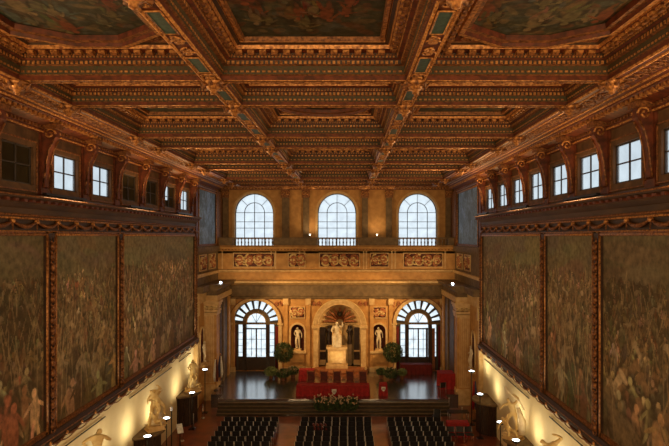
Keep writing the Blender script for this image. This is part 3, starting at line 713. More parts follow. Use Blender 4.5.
# spandrel foliage
m = MB()
for xc, rr in ((AL[0][0], 2.5), (AL[1][0], 2.5), (AC[0], 2.5)):
    for s_ in (-1, 1):
        scroll_relief(m, lambda u, v, xc=xc, s_=s_: (xc+s_*2.15+u, 49.45, 7.25+v), .9, .6, 'relief', .07, int(xc*10))
struct('trim_13', m)
# shell/lunette ornament in the central apse
m = MB()
for k in range(9):
    a = PI*(k+.5)/9; y = 50.3
    m.tube([(AC[0]+.35*math.cos(a), 50.75, 5.35+.35*math.sin(a)), (AC[0]+1.0*math.cos(a), 50.5, 5.35+1.0*math.sin(a)), (AC[0]+1.55*math.cos(a), 50.1, 5.3+1.5*math.sin(a))], [.08, .14, .07], 'relief', n=6)
m.ball((AC[0], 50.45, 6.2), .28, 'bronze', n=8)
m.tube([(AC[0]+1.93*math.cos(PI*i/16), 49.57+1.93*.7*math.sin(PI*i/16), 5.25) for i in range(17)], .09, 'pale_stone', n=6)
struct('trim_14', m)
m = MB()
for s_ in (-1, 1):
    for dx in (1.62,):
        m.box(AC[0]+s_*dx-.30, AC[0]+s_*dx+.30, 49.98, 50.25, 2.0, 5.0, 'dark_marble')
    m.box(AC[0]+s_*1.62-.32, AC[0]+s_*1.62+.32, 49.95, 50.24, 2.75, 2.9, 'pale_stone'); m.box(AC[0]+s_*1.62-.32, AC[0]+s_*1.62+.32, 49.95, 50.25, 1.5, 2.0, 'pale_stone')
    m.box(AC[0]+s_*.92-.2, AC[0]+s_*.92+.2, 50.35, 50.7, 1.5, 5.1, 'dark_marble')
struct('trim_15', m)
# great arched glazed doors
for di, (x, r) in enumerate(AL):
    t = thing('door_%d' % (di+1), '', '', (x, 50.0, 0)); del t['label']; del t['category']; t['kind'] = 'structure'
    m = MB(); D = 'window_frame'
    arch_band(m, 0, 2.02, 2.13, ZS, -.1, .12, D); arch_band(m, 0, .92, 1.28, ZS, -.1, .12, 'grey_stone'); arch_band(m, 0, .86, .94, ZS, -.12, .12, 'pale_stone')
    for k in range(10):
        a = PI*k/9
        a = a-.06 if k == 9 else (a+.06 if k == 0 else a)
        arch_band(m, 0, 1.27, 2.03, ZS, -.08, .10, D, a-.055, a+.055, 2)
    m.box(-2.12, 2.12, -.15, .15, ZS-.16, ZS, 'grey_stone'); m.box(-.95, .95, -.12, .12, ZS-.62, ZS-.52, D)
    for s_ in (-1, 1):
        m.box(*sorted((s_*.9, s_*1.25)), -.2, .15, ZL, ZS-.16, 'dark_marble')
        m.box(*sorted((s_*1.66, s_*2.12)), -.1, .1, ZL, ZS-.16, D)
    m.box(-.06, .06, -.06, .06, ZL, ZS-.5, D)
    for z in (3.0, 3.9): m.box(-.9, .9, -.03, .03, z-.02, z+.02, D); 
    for z in (2.7, 3.3, 3.9, 4.5): 
        for s_ in (-1, 1): m.box(*sorted((s_*1.25, s_*1.66)), -.03, .03, z-.02, z+.02, D)
    for q in (-.45, .45): m.box(q-.02, q+.02, -.03, .03, 2.3, ZS-.5, D)
    m.box(-.9, .9, -.08, .08, ZL, 2.25, 'dark_wood')
    for s_ in (-1, 1): m.box(*sorted((s_*1.25, s_*1.66)), -.08, .08, ZL, 2.3, 'dark_wood')
    for a in (PI/3, PI/2, 2*PI/3): m.tube([(0, 0, ZS), (.88*math.cos(a), 0, ZS+.88*math.sin(a))], .02, D, n=4)
    if di == 1: m.box(1.0, 1.52, -.16, -.10, ZL, ZS-.5, 'chair_wood'); m.box(.70, .86, -.1, .1, ZL, ZS-.5, 'dark_wood')
    m.build('door_frame', t)
    m = MB(); pts = [(-2.1, .14, 2.2), (2.1, .14, 2.2)]+[(a, .14, b) for a, b in arch_pts(0, 2.1, ZS)]
    m.add(pts, [tuple(range(len(pts)))], 'door_glass'); m.build('door_glass', t)
    for s_, nmx in ((-1, 'left'), (1, 'right')):
        m = MB(); n = 14; pa = [(s_*2.02+.2*(i/n-.5)*2*1.0, -.22+.05*math.sin(i*1.9)) for i in range(n+1)]
        vs = [(p[0], p[1], z) for z in (ZL+.05, ZS-.3) for p in pa]; m.add(vs, [(i, i+1, n+2+i, n+1+i) for i in range(n)], 'curtain', True)
        c = m.build('curtain'); c.location = (x, 50.0-.1, 0); tag(c, 'dark red curtain hanging at the %s side of the %s glazed door' % (nmx, ('left', 'right')[di]), 'curtain')
        so = c.modifiers.new('thick', 'SOLIDIFY'); so.thickness = .03
# side orders of the audience chamber: panel, pier, entablature
for sx in (-1, 1):
    y0 = YS[sx]; py = 44.2 if sx < 0 else 42.9; m = MB()
    X = lambda a: sx*(HW-a)
    def sb(a, b, y0_, y1_, z0, z1, mt): m.box(*sorted((X(a), X(b))), y0_, y1_, z0, z1, mt)
    sb(0, .25, y0+.02, 49.5, 0, 8.2, 'amber_stone')
    sb(0, .3, y0, y0+.35, 0, 7.2, 'pale_stone'); sb(0, .38, y0-.03, y0+.42, 7.2, 8.1, 'gilt_marble')
    sb(.25, 1.25, py, py+1.1, 0, 7.2, 'amber_stone'); sb(.15, 1.05, py-.06, py, 1.4, 7.0, 'pale_stone'); sb(.2, 1.35, py-.1, py+1.2, 0, 1.3, 'pale_stone')
    sb(1.1, 1.3, py+1.08, 49.4, 0, 8.1, 'cornice_brown'); sb(1.3, 1.42, 48.0, 48.7, 0, 8.1, 'amber_stone'); sb(1.3, 1.42, 46.0, 46.5, 0, 8.1, 'grey_stone')
    for k in range(5): sb(.3+.16*k, .36+.16*k, py-.09, py-.06, 1.5, 6.9, 'amber_stone')
    # capital
    for q, z in ((.04, 7.0), (.10, 7.25), (.05, 7.5), (.14, 7.75), (.22, 7.95)): sb(.2-q*.2, 1.28+q, py-.06-q, py+1.15, z, z+.2, 'pale_stone')
    for q in (.3, .7, 1.1): m.tube([(X(q+a), py-.2, 7.6+b) for a, b in spiral(0, 0, .17, 1.2, 0)], .05, 'gilt_marble', n=5)
    # entablature
    sb(0, 1.35, py-.1, 49.5, 8.15, 8.6, 'pale_stone'); sb(0, 1.25, py-.05, 49.5, 8.6, 9.0, 'grey_stone')
    P = [(0, 9.0), (1.35, 9.0), (1.5, 9.15), (1.75, 9.25), (1.8, 9.42), (1.8, 9.5), (0, 9.5)]
    m.extrude([(X(a), z) for a, z in P], 'y', py-.45, 49.5, 'grey_stone')
    sb(0, .45, y0-.05, py, 8.15, 9.0, 'pale_stone'); sb(0, .8, y0-.2, py, 9.0, 9.5, 'grey_stone')
    sb(0, .12, y0, 49.5, 9.5, 10.2, 'grey_stone'); sb(0, .3, y0, 49.5, 10.15, 10.4, 'pale_stone'); sb(0, .1, y0, 49.5, 10.4, 12.15, 'grey_stone'); sb(0, .35, y0, 49.5, 12.15, 12.6, 'grey_stone')
    sb(0, .2, y0, y0+.5, 12.6, 17.6, 'red_wood'); sb(0, .2, 48.7, YE, 12.6, 17.6, 'dull_gold')
    # niche frame
    yn = (y0+.5+py-.1)/2
    struct('trim_%d' % (16 if sx < 0 else 17), m)
    m = MB(); N = 14; hw = min(.55, (py-y0-.6)/2)
    pts = [(yn-hw, 3.2)]+[(yn-hw*math.cos(PI*i/N), 5.6+hw*math.sin(PI*i/N)) for i in range(N+1)]+[(yn+hw, 3.2)]
    m.tube([(X(.29), a, b) for a, b in pts], .09, 'pale_stone', n=6, closed=True)
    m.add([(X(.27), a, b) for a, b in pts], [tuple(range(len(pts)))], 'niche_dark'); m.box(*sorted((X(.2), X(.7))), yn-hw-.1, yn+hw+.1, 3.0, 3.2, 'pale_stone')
    struct('trim_%d' % (18 if sx < 0 else 19), m)

# ------------------------------------------------------------------ stage
m = MB(); SX0, SX1, SY = -8.8, 8.7, 41.0
m.box(-9.7, 9.7, SY+1.2, 49.5, 0, ZL, 'stage_wood'); m.box(SX0, SX1, SY, SY+1.2, 0, ZL, 'stage_wood'); struct('floor', m)
m = MB()
for k in range(4): m.box(SX0, SX1, SY-.2*(k+1), SY-.2*k, 0, ZL-.21*(k+1), 'step_wood'); m.box(SX0, SX1, SY-.2*(k+1)-.02, SY-.2*(k+1)+.03, ZL-.21*(k+1)-.03, ZL-.21*(k+1)+.01, 'grey_stone')
tag(m.build('stage_steps'), 'flight of dark wooden steps across the front of the stage', 'steps')

# ------------------------------------------------------------------ statues
J0 = {'pelvis': (0, 0, .53, .075), 'waist': (0, 0, .61, .068), 'chest': (0, -.005, .72, .088), 'neck': (0, 0, .825, .036), 'head': (0, -.008, .885, .050), 'crown': (0, 0, .94, .042),
      'shl': (-.10, 0, .79, .042), 'ell': (-.15, .02, .65, .033), 'hal': (-.14, -.05, .54, .022), 'fil': (-.135, -.07, .49, .014),
      'shr': (.10, 0, .79, .042), 'elr': (.15, .02, .65, .033), 'har': (.14, -.05, .54, .022), 'fir': (.135, -.07, .49, .014),
      'hil': (-.055, 0, .49, .066), 'knl': (-.065, -.02, .28, .046), 'anl': (-.07, .01, .05, .028), 'tol': (-.08, -.08, .018, .022),
      'hir': (.055, 0, .49, .066), 'knr': (.065, -.02, .28, .046), 'anr': (.07, .01, .05, .028), 'tor': (.08, -.08, .018, .022)}
E0 = [('pelvis', 'waist'), ('waist', 'chest'), ('chest', 'neck'), ('neck', 'head'), ('head', 'crown'), ('chest', 'shl'), ('shl', 'ell'), ('ell', 'hal'), ('hal', 'fil'),
      ('chest', 'shr'), ('shr', 'elr'), ('elr', 'har'), ('har', 'fir'), ('pelvis', 'hil'), ('hil', 'knl'), ('knl', 'anl'), ('anl', 'tol'), ('pelvis', 'hir'), ('hir', 'knr'), ('knr', 'anr'), ('anr', 'tor')]
def body(name, pose, H, parent, mt='marble', loc=(0, 0, 0), rz=0, sub=2):
    J = {k: list(v) for k, v in J0.items()}
    for k, v in pose.items(): J[k][:len(v)] = v
    names = list(J); me = bpy.data.meshes.new(name)
    me.from_pydata([tuple(c*H for c in J[n][:3]) for n in names], [(names.index(a), names.index(b)) for a, b in E0], [])
    me.materials.append(MATS[mt]); o = bpy.data.objects.new(name, me); COL.objects.link(o)
    s_ = o.modifiers.new('skin', 'SKIN'); s_.use_smooth_shade = True
    for i, n in enumerate(names):
        d = me.skin_vertices[0].data[i]; d.radius = (J[n][3]*H, J[n][3]*H*.9); d.use_root = (n == 'pelvis')
    u = o.modifiers.new('sub', 'SUBSURF'); u.levels = sub; u.render_levels = sub
    o.parent = parent; o.location = loc; o.rotation_euler = (0, 0, rz); return o
def drape(name, pts, r, parent, mt='marble'):
    m = MB(); m.tube(pts, r, mt, n=8); return m.build(name, parent)
def plinth(t, w_, d, h, mt='pale_stone'):
    m = MB(); m.box(-w_/2, w_/2, -d/2, d/2, 0, h*.2, mt); m.box(-w_*.44, w_*.44, -d*.44, d*.44, h*.2, h*.85, mt); m.box(-w_*.48, w_*.48, -d*.48, d*.48, h*.85, h, mt); m.build('plinth', t)
AKIMBO = {'ell': (-.25, .03, .70), 'hal': (-.12, -.04, .60), 'fil': (-.08, -.05, .58), 'elr': (.22, 0, .70), 'har': (.13, -.08, .78), 'fir': (.08, -.08, .82), 'head': (.03, -.02, .885), 'crown': (.045, -.02, .94)}
CONTRA = {'knl': (-.08, -.07, .29), 'anl': (-.06, -.01, .05), 'ell': (-.16, .03, .66), 'hal': (-.11, -.09, .60), 'fil': (-.07, -.11, .60), 'elr': (.17, .03, .64), 'har': (.18, -.02, .52), 'fir': (.18, -.04, .47), 'head': (-.015, -.012, .885)}
LIFT = {'ell': (-.17, -.06, .70), 'hal': (-.08, -.16, .66), 'fil': (-.02, -.18, .65), 'elr': (.19, 0, .88), 'har': (.08, -.02, 1.02), 'fir': (.02, -.02, 1.04), 'knl': (-.12, -.09, .29), 'anl': (-.12, 0, .05), 'tol': (-.14, -.08, .02), 'chest': (.02, -.03, .72)}
CARRIED = {'pelvis': (.04, -.12, .66), 'waist': (.0, -.14, .73), 'chest': (-.06, -.16, .80), 'neck': (-.12, -.18, .88), 'head': (-.14, -.19, .93), 'crown': (-.17, -.19, .97), 'shl': (-.14, -.18, .80), 'ell': (-.23, -.16, .74), 'hal': (-.20, -.10, .62), 'fil': (-.19, -.08, .58),
           'shr': (-.02, -.17, .87), 'elr': (.08, -.14, .96), 'har': (.16, -.08, .90), 'fir': (.19, -.06, .87), 'hil': (.02, -.15, .60), 'knl': (.05, -.26, .45), 'anl': (.0, -.20, .25), 'tol': (-.03, -.26, .20), 'hir': (.10, -.13, .62), 'knr': (.19, -.2, .50), 'anr': (.22, -.12, .30), 'tor': (.24, -.18, .26)}
STRIKE = {'chest': (-.04, -.05, .71), 'neck': (-.07, -.07, .81), 'head': (-.09, -.10, .86), 'crown': (-.10, -.11, .92), 'shl': (-.13, -.06, .76), 'ell': (-.22, -.14, .70), 'hal': (-.24, -.22, .64), 'fil': (-.25, -.25, .62), 'shr': (.06, -.02, .80), 'elr': (.14, .03, .92), 'har': (.05, -.04, 1.02), 'fir': (.02, -.06, 1.04), 'knl': (-.15, -.16, .34), 'anl': (-.18, -.05, .12), 'tol': (-.2, -.13, .09), 'knr': (.10, -.02, .27)}
FALLEN = {'pelvis': (.02, -.16, .14), 'waist': (-.04, -.18, .21), 'chest': (-.10, -.20, .30), 'neck': (-.14, -.22, .39), 'head': (-.16, -.23, .44), 'crown': (-.17, -.22, .49), 'shl': (-.19, -.18, .34), 'ell': (-.26, -.22, .24), 'hal': (-.28, -.26, .12), 'fil': (-.29, -.29, .08),
          'shr': (-.02, -.22, .36), 'elr': (.03, -.26, .46), 'har': (-.02, -.22, .56), 'fir': (-.03, -.2, .60), 'hil': (.0, -.2, .11), 'knl': (.06, -.32, .20), 'anl': (.10, -.33, .04), 'tol': (.10, -.39, .02), 'hir': (.08, -.16, .12), 'knr': (.20, -.24, .18), 'anr': (.27, -.2, .04), 'tor': (.31, -.24, .02)}
BENT = {'pelvis': (.06, 0, .53), 'waist': (.03, -.04, .60), 'chest': (-.05, -.12, .68), 'neck': (-.13, -.18, .75), 'head': (-.17, -.21, .79), 'crown': (-.21, -.22, .82), 'shl': (-.14, -.20, .70), 'ell': (-.20, -.26, .58), 'hal': (-.12, -.3, .50), 'fil': (-.08, -.31, .48), 'shr': (.04, -.10, .78), 'elr': (.14, -.06, .88), 'har': (.02, -.14, .94), 'fir': (-.02, -.16, .94)}
def pedestal(sx, y, label):
    t = thing('statue_pedestal', label, 'pedestal', (sx*HW, y, 0), 0, 'pedestals along the side walls'); a0 = -PI/2 if sx < 0 else PI/2
    m = MB(); n = 40; R = 1.35
    pr = []
    for k in range(n+1):
        a = a0+PI*k/n; r = R-.2+(.03 if k % 2 else -.03); pr.append((r*math.cos(a)*.92, r*math.sin(a)))
    m.add([(p[0], p[1], z) for z in (0, 2.02) for p in pr], [(i, i+1, n+2+i, n+1+i) for i in range(n)], 'dark_wood'); m.build('drum', t)
    m = MB(); m.lathe([(0, 2.02), (R-.1, 2.02), (R, 2.08), (R, 2.2), (0, 2.2)], (0, 0, 0), 'grey_stone', n=24, a0=a0, a1=a0+PI, smooth=False); m.build('slab', t)
def flood(x, y, z, sx, label, power=120, zb=0):
    t = thing('floodlight', label, 'lamp', (x, y, zb), 0, 'floodlights beside the statues'); h = z-zb
    if h > .5:
        m = MB(); m.tube([(0, 0, 0), (0, 0, h-.12)], .03, 'black_metal'); m.cbox(0, 0, .03, .4, .4, .05, 'black_metal'); m.build('stand', t)
    m = MB(); m.lathe([(0, -.14), (.17, -.12), (.22, 0), (.18, 0)], (0, 0, h), 'black_metal', n=14); m.build('housing', t)
    m = MB(); m.lathe([(.19, 0), (.12, .03), (0, .04)], (0, 0, h), 'lamp_lens', n=14); m.build('lens', t)
    if power: spot((x, y, z+.14), (sx*1.0, 0, .75), power*.72, CREAM, 168, 1.0, .14)
def statue(sx, y, label, figs, H, extra=None, z=2.2, tw=0):
    rz = PI/2 if sx < 0 else -PI/2
    t = thing('statue', label, 'statue', (sx*(HW-.8), y, z), rz+tw, None); plinth(t, 1.0, .8, .28)
    for i, (p, h, lc) in enumerate(figs): body('figure', p, h, t, 'gilt_marble', (lc[0], lc[1], lc[2]+.28))
    if extra: extra(t)
    return t
for sx, y, nm in ((-1, 24.1, 'left'), (-1, 31.3, 'left'), (-1, 39.0, 'left'), (1, 23.9, 'right'), (1, 29.9, 'right'), (1, 37.2, 'right')):
    w_ = {24.1: 'nearest', 31.3: 'middle', 39.0: 'farthest', 23.9: 'nearest', 29.9: 'middle', 37.2: 'farthest'}[y]
    pedestal(sx, y, '%s dark half-round pedestal with stone slab against the %s wall' % (w_, nm))
def ex1(t): drape('drapery', [(-.25, .15, .3), (-.28, .2, .9), (-.1, .22, 1.5), (.1, .18, 1.7)], [.22, .2, .16, .1], t)
statue(-1, 24.1, 'marble statue with hand on hip at bottom left, nearest on left wall', [(AKIMBO, 2.5, (0, 0, 0))], 2.5, ex1, tw=-1.2)
def ex2(t): drape('rock', [(.1, .15, .28), (.1, .18, .8), (.0, .15, 1.2)], [.4, .32, .15], t)
statue(-1, 31.3, 'pale marble group of two wrestling men, one lifted with arm raised', [(LIFT, 2.2, (0, .1, 0)), (CARRIED, 2.2, (0, .1, 0)), (FALLEN, 1.9, (0, .05, 0))], 2.3, ex2, tw=-.9)
statue(-1, 39.0, 'marble standing figure farthest along the left wall near the stage', [(CONTRA, 2.15, (0, 0, 0)), (FALLEN, 1.7, (0, 0, 0))], 2.3, ex2, tw=-.7)
def ex3(t):
    m = MB(); m.tube([(-.1, -.2, 2.55), (.35, -.05, 2.2), (.6, .1, 1.7)][::-1]+[(-.35, -.3, 2.85)], [.03, .05, .06, .07], 'marble', n=8); m.build('club', t)
    drape('cape', [(.45, .2, .3), (.42, .22, 1.0), (.2, .2, 1.7)], [.22, .2, .1], t)
statue(1, 29.9, 'marble group of a man swinging a club over a fallen man', [(STRIKE, 2.15, (0, 0, 0)), (FALLEN, 1.9, (-.1, 0, 0))], 2.3, ex3, tw=.8)
statue(1, 23.9, 'marble bending figure at bottom right, nearest on right wall', [(BENT, 2.4, (0, 0, 0))], 2.4, ex1, tw=1.0)
# floodlights on stands beside the pedestals
for (px, py, D, sx, lab) in ((147.5, 436, 29.2, -1, 'floodlight at the near edge of the middle left pedestal'), (166.5, 418, 32.6, -1, 'floodlight just beyond the wrestling men on the left'),
                             (192, 392.6, 37.5, -1, 'floodlight in front of the farthest left statue'), (205, 369.4, 41.0, -1, 'floodlight on a tall stand beyond the farthest left statue'),
                             (516, 440, 28.2, 1, 'floodlight at the near edge of the middle right pedestal'), (500.5, 422, 31.0, 1, 'floodlight beyond the club-swinging group on the right'),
                             (480, 394, 35.8, 1, 'floodlight on the near edge of the empty right pedestal'), (471.6, 371, 38.4, 1, 'floodlight on a tall stand by the right pier')):
    flood(PX(px, D), D, PZ(py, D), sx, lab, 170)
flood(-9.75, 22.2, 2.6, -1, 'floodlight beside the nearest left statue', 150); flood(-9.75, 25.9, 2.6, -1, 'floodlight beyond the nearest left statue', 150)
flood(9.75, 22.2, 2.6, 1, 'floodlight beside the nearest right statue', 150); flood(9.75, 25.2, 2.6, 1, 'floodlight beyond the nearest right statue', 150)
for sx in (-1, 1):
    nm = 'left' if sx < 0 else 'right'
    D = 44.6 if sx < 0 else 43.4; t = thing('cornice_lamp', 'small spotlight on top of the %s side cornice' % nm, 'lamp', (sx*9.45, D, 9.5)); m = MB()
    m.tube([(0, -.2, .12), (0, .2, .12)], .12, 'black_metal', n=8); m.box(-.05, .05, -.05, .05, 0, .1, 'black_metal'); m.build('housing', t); m = MB(); m.ball((0, -.22, .14), .11, 'lamp_lens'); m.build('lens', t)
    spot((sx*9.0, 44.5, 10.0), (-sx*.35, 1, .35), 190, WARM, 120, 1, .15)
    spot((sx*8.9, 44.0, 9.9), (-sx*1.25, .8, -.74), 2900, AMB, 78, .9, .2)

# niche statues and the central monument
for k, (x, r) in enumerate(NI):
    t = thing('niche_statue', 'pale standing statue in the %s niche beside the central arch' % ('left', 'right')[k], 'statue', (x, 49.75, 2.95)); plinth(t, .7, .44, .14)
    body('figure', CONTRA, 2.1, t, 'marble', (0, 0, .14), 0)
    drape('drapery', [(-.1+.2*k, .08, .2), (-.12+.24*k, .1, .7), (-.05, .08, 1.1)], [.13, .1, .07], t)
for sx in (-1, 1):
    y0 = YS[sx]; py = 44.2 if sx < 0 else 42.9; yn = (y0+.5+py-.1)/2
    t = thing('niche_statue', 'pale statue standing in the niche of the %s side wall' % ('left' if sx < 0 else 'right'), 'statue', (sx*(HW-.48), yn, 3.2), PI/2 if sx < 0 else -PI/2); plinth(t, .5, .36, .14)
    body('figure', CONTRA, 1.8, t, 'marble', (0, 0, .14), 0)
t = thing('added_floor_lamp', 'small added floodlight on the step lighting the central monument', 'lamp', (.3, 46.6, ZL)); m = MB()  # lamp added before the monument to brighten the alcove
m.box(-.15, .15, -.1, .1, 0, .12, 'black_metal'); m.build('housing', t); m = MB(); m.box(-.12, .12, .10, .115, .02, .11, 'bulb'); m.build('lens', t)
spot((.3, 46.75, ZL+.35), (0, 3.0, 4.0), 200, WARM, 85, .9, .12)
t = thing('monument', 'pale marble monument of a seated robed figure on a tall pedestal', 'monument', (.05, 49.1, 1.5))
m = MB(); m.box(-1.0, 1.0, -.5, .45, 0, .3, 'pale_stone'); m.box(-.82, .82, -.4, .4, .3, 1.75, 'pale_stone'); m.box(-.95, .95, -.5, .45, 1.75, 1.95, 'pale_stone'); m.box(-.6, .6, -.43, -.4, .5, 1.55, 'gilt_marble'); m.build('pedestal', t)
SEAT = {'pelvis': (0, .05, .40), 'waist': (0, .05, .50), 'chest': (0, .03, .62), 'neck': (0, .02, .73), 'head': (0, .01, .79), 'crown': (0, .01, .86, .05), 'shl': (-.12, .02, .69), 'ell': (-.19, -.02, .56), 'hal': (-.16, -.14, .52), 'fil': (-.15, -.18, .52),
        'shr': (.12, .02, .69), 'elr': (.2, -.06, .70), 'har': (.19, -.12, .84), 'fir': (.18, -.14, .89), 'hil': (-.07, 0, .38, .08), 'knl': (-.11, -.17, .37, .07), 'anl': (-.10, -.17, .07, .045), 'tol': (-.11, -.24, .03), 'hir': (.07, 0, .38, .08), 'knr': (.11, -.17, .37, .07), 'anr': (.10, -.17, .07, .045), 'tor': (.11, -.24, .03)}
m = MB(); m.box(-.45, .45, .05, .4, 1.95, 3.6, 'pale_stone'); m.box(-.45, -.36, -.2, .2, 1.95, 3.0, 'pale_stone'); m.box(.36, .45, -.2, .2, 1.95, 3.0, 'pale_stone'); m.build('throne', t)
body('figure', SEAT, 2.6, t, 'marble', (0, -.05, 1.95), 0)
m = MB(); m.lathe([(.46, 1.95), (.44, 2.3), (.38, 2.7), (.28, 2.95), (.1, 3.05)], (0, -.12, 0), 'marble', n=12); m.build('robe', t)
for s_, nm in ((-1, 'left'), (1, 'right')):
    t = thing('flank_statue', 'dark robed statue just %s of the seated marble figure' % nm, 'statue', (.25+s_*.95, 50.05, 1.5)); m = MB()
    m.box(-.2, .2, -.15, .15, 0, 1.95, 'grey_stone'); m.build('plinth', t); body('figure', CONTRA, 1.75, t, 'dark_marble', (0, 0, 1.95), 0)
    m = MB(); m.lathe([(.22, 1.95), (.2, 2.4), (.16, 2.85), (.1, 3.0)], (0, 0, 0), 'dark_marble', n=10); m.build('robe', t)
m = MB(); m.lathe([(0, ZL), (2.6, ZL), (2.6, ZL+.22), (2.3, ZL+.22), (2.3, ZL+.44), (0, ZL+.44)], (.3, 49.45, 0), 'chair_wood', n=30, a0=PI, a1=2*PI, smooth=False)
tag(m.build('rounded_step'), 'rounded brown double step below the central arch', 'step')

# ------------------------------------------------------------------ furniture on the stage
def draped(name, x0, x1, y0, y1, zb, h, label, crest=None, mt='red_cloth'):
    w_, d = x1-x0, y1-y0; t = thing(name, label, 'table' if 'table' in name else 'lectern', ((x0+x1)/2, (y0+y1)/2, zb))
    m = MB(); m.box(-w_/2+.03, w_/2-.03, -d/2+.03, d/2-.03, h-.05, h-.01, 'chair_wood')
    for a in (-1, 1):
        for b in (-1, 1): m.box(*sorted((a*(w_/2-.05), a*(w_/2-.12))), *sorted((b*(d/2-.05), b*(d/2-.12))), 0, h-.05, 'chair_wood')
    m.build('table_frame', t); m = MB()
    per = []; n = max(6, int(w_/.12))
    def edge(ax, ay, bx, by, n, nx, ny):
        for i in range(n):
            f = i/n; per.append((ax+(bx-ax)*f, ay+(by-ay)*f, nx, ny))
    nd = max(5, int(d/.12)); edge(-w_/2, -d/2, w_/2, -d/2, n, 0, -1); edge(w_/2, -d/2, w_/2, d/2, nd, 1, 0); edge(w_/2, d/2, -w_/2, d/2, n, 0, 1); edge(-w_/2, d/2, -w_/2, -d/2, nd, -1, 0)
    K = len(per); vs = [(p[0], p[1], h) for p in per]
    for z, amp in ((h-.04, .012), (h*.5, .03), (.01, .05)):
        for i, p in enumerate(per):
            q = amp*(1+math.sin(i*2.1)); vs.append((p[0]+p[2]*q, p[1]+p[3]*q, z))
    fs = [tuple(range(K))]+[(r*K+i, r*K+(i+1) % K, (r+1)*K+(i+1) % K, (r+1)*K+i) for r in range(3) for i in range(K)]
    m.add(vs, fs, mt); m.build('cloth', t)
    if crest:
        m = MB()
        cx, cz, s_ = crest; sh = [(-.5, .5), (.5, .5), (.5, 0), (.32, -.35), (0, -.6), (-.32, -.35), (-.5, 0)]
        m.extrude([(cx+a*s_, cz+b*s_) for a, b in sh], 'y', -d/2-.12, -d/2-.09, 'white_paint')
        for q in (-.22, 0, .22): m.box(cx+q*s_-.05*s_, cx+q*s_+.05*s_, -d/2-.13, -d/2-.12, cz-.25*s_, cz+.25*s_, 'dark_red_leather')
        m.build('crest', t).scale = (1, 1, 1)
    return t
draped('draped_table', -2.95, 2.95-.25, 41.7, 42.5, ZL, .84, 'long red draped conference table at the front of the stage', (.0+.1, .40, .36))
draped('draped_lectern', PX(379.5, 41.8), PX(387, 41.8), 41.7, 42.2, ZL, .98, 'small red draped lectern with crest right of the long red table', (0, .6, .32))
draped('draped_table', PX(299, 46), PX(314, 46), 46, 46.8, ZL, .95, 'red draped stand left of the central arch by the plants')
draped('draped_table', PX(440, 43.6), PX(457, 43.6)-.1, 43.6, 44.9, ZL, 1.25, 'bulky red draped table at the right end of stage')
draped('draped_table', PX(401, 48.3), PX(432, 48.3), 48.3, 49.0, ZL, .9, 'dark red draped sideboard under the right arched door', None, 'curtain')
draped('draped_table', 7.7, 9.15, 36.0, 36.6, 0, .95, 'red covered table on the hall floor right of stage')
def armchair():
    t = thing('armchair', '', 'chair'); m = MB(); m.box(-.3, .3, -.28, .28, .38, .50, 'dark_red_leather'); m.build('seat', t)
    m = MB(); m.box(-.27, .27, .24, .30, .55, 1.28, 'dark_red_leather'); m.build('backrest', t)
    m = MB()
    for a in (-1, 1): m.box(a*.31-.03, a*.31+.03, .24, .31, 0, 1.38, 'chair_wood'); m.ball((a*.31, .27, 1.42), .045, 'gold', n=6)
    m.box(-.3, .3, .25, .30, 1.28, 1.36, 'chair_wood'); m.box(-.3, .3, .25, .30, .50, .55, 'chair_wood'); m.build('back_frame', t)
    for a in (-1, 1):
        m = MB(); m.box(a*.31-.03, a*.31+.03, -.3, -.24, 0, .68, 'chair_wood'); m.build('leg', t)
        m = MB(); m.box(a*.31-.035, a*.31+.035, -.32, .26, .68, .72, 'chair_wood'); m.build('armrest', t)
    return t
ac = armchair()
for i, px in enumerate((311, 324, 337, 350, 363)):
    lab = '%s wooden armchair with dark leather back behind the long red table' % ('leftmost', 'second from left', 'middle', 'fourth from left', 'rightmost')[i]
    o = ac if i == 0 else dup(ac)
    o.location = (PX(px, 44), 43.9, ZL); o['label'] = lab; o['group'] = 'armchairs behind the red table'
# plants
def foliage(mb, c, R, n, s_, mt, sc=(1, 1, 1), rd=random.Random(3)):
    for i in range(n):
        a = rd.uniform(0, 2*PI); z = rd.uniform(-1, 1); q = R*(rd.uniform(.3, 1)**.4); h = math.sqrt(1-z*z)
        p = Vector((c[0]+q*h*math.cos(a)*sc[0], c[1]+q*h*math.sin(a)*sc[1], c[2]+q*z*sc[2]))
        d = Vector((rd.gauss(0, 1), rd.gauss(0, 1), rd.gauss(0, 1)+.3)).normalized(); u = d.cross(Vector((rd.random(), rd.random(), 1))).normalized()
        mb.add([p-d*s_, p+u*s_*.4, p+d*s_, p-u*s_*.4], [(0, 1, 2, 3)], mt)
for k, (px, D, nm) in enumerate(((283.5, 48.0, 'left'), (393, 48.0, 'right'))):
    x = PX(px, D); t = thing('topiary_tree', 'round clipped potted tree on the %s of the central arch' % nm, 'plant', (x, D, ZL)); m = MB()
    m.lathe([(0, 0), (.26, 0), (.34, .5), (.38, .52), (.36, .58), (0, .55)], (0, 0, 0), 'terra_pot', n=14); m.build('pot', t)
    m = MB(); m.tube([(0, 0, .5), (.02, 0, 1.0), (0, 0, 1.7)], .04, 'chair_wood'); m.build('stem', t)
    m = MB(); foliage(m, (0, 0, 2.05), .92, 2200, .10, 'leaf'); m.build('foliage', t)
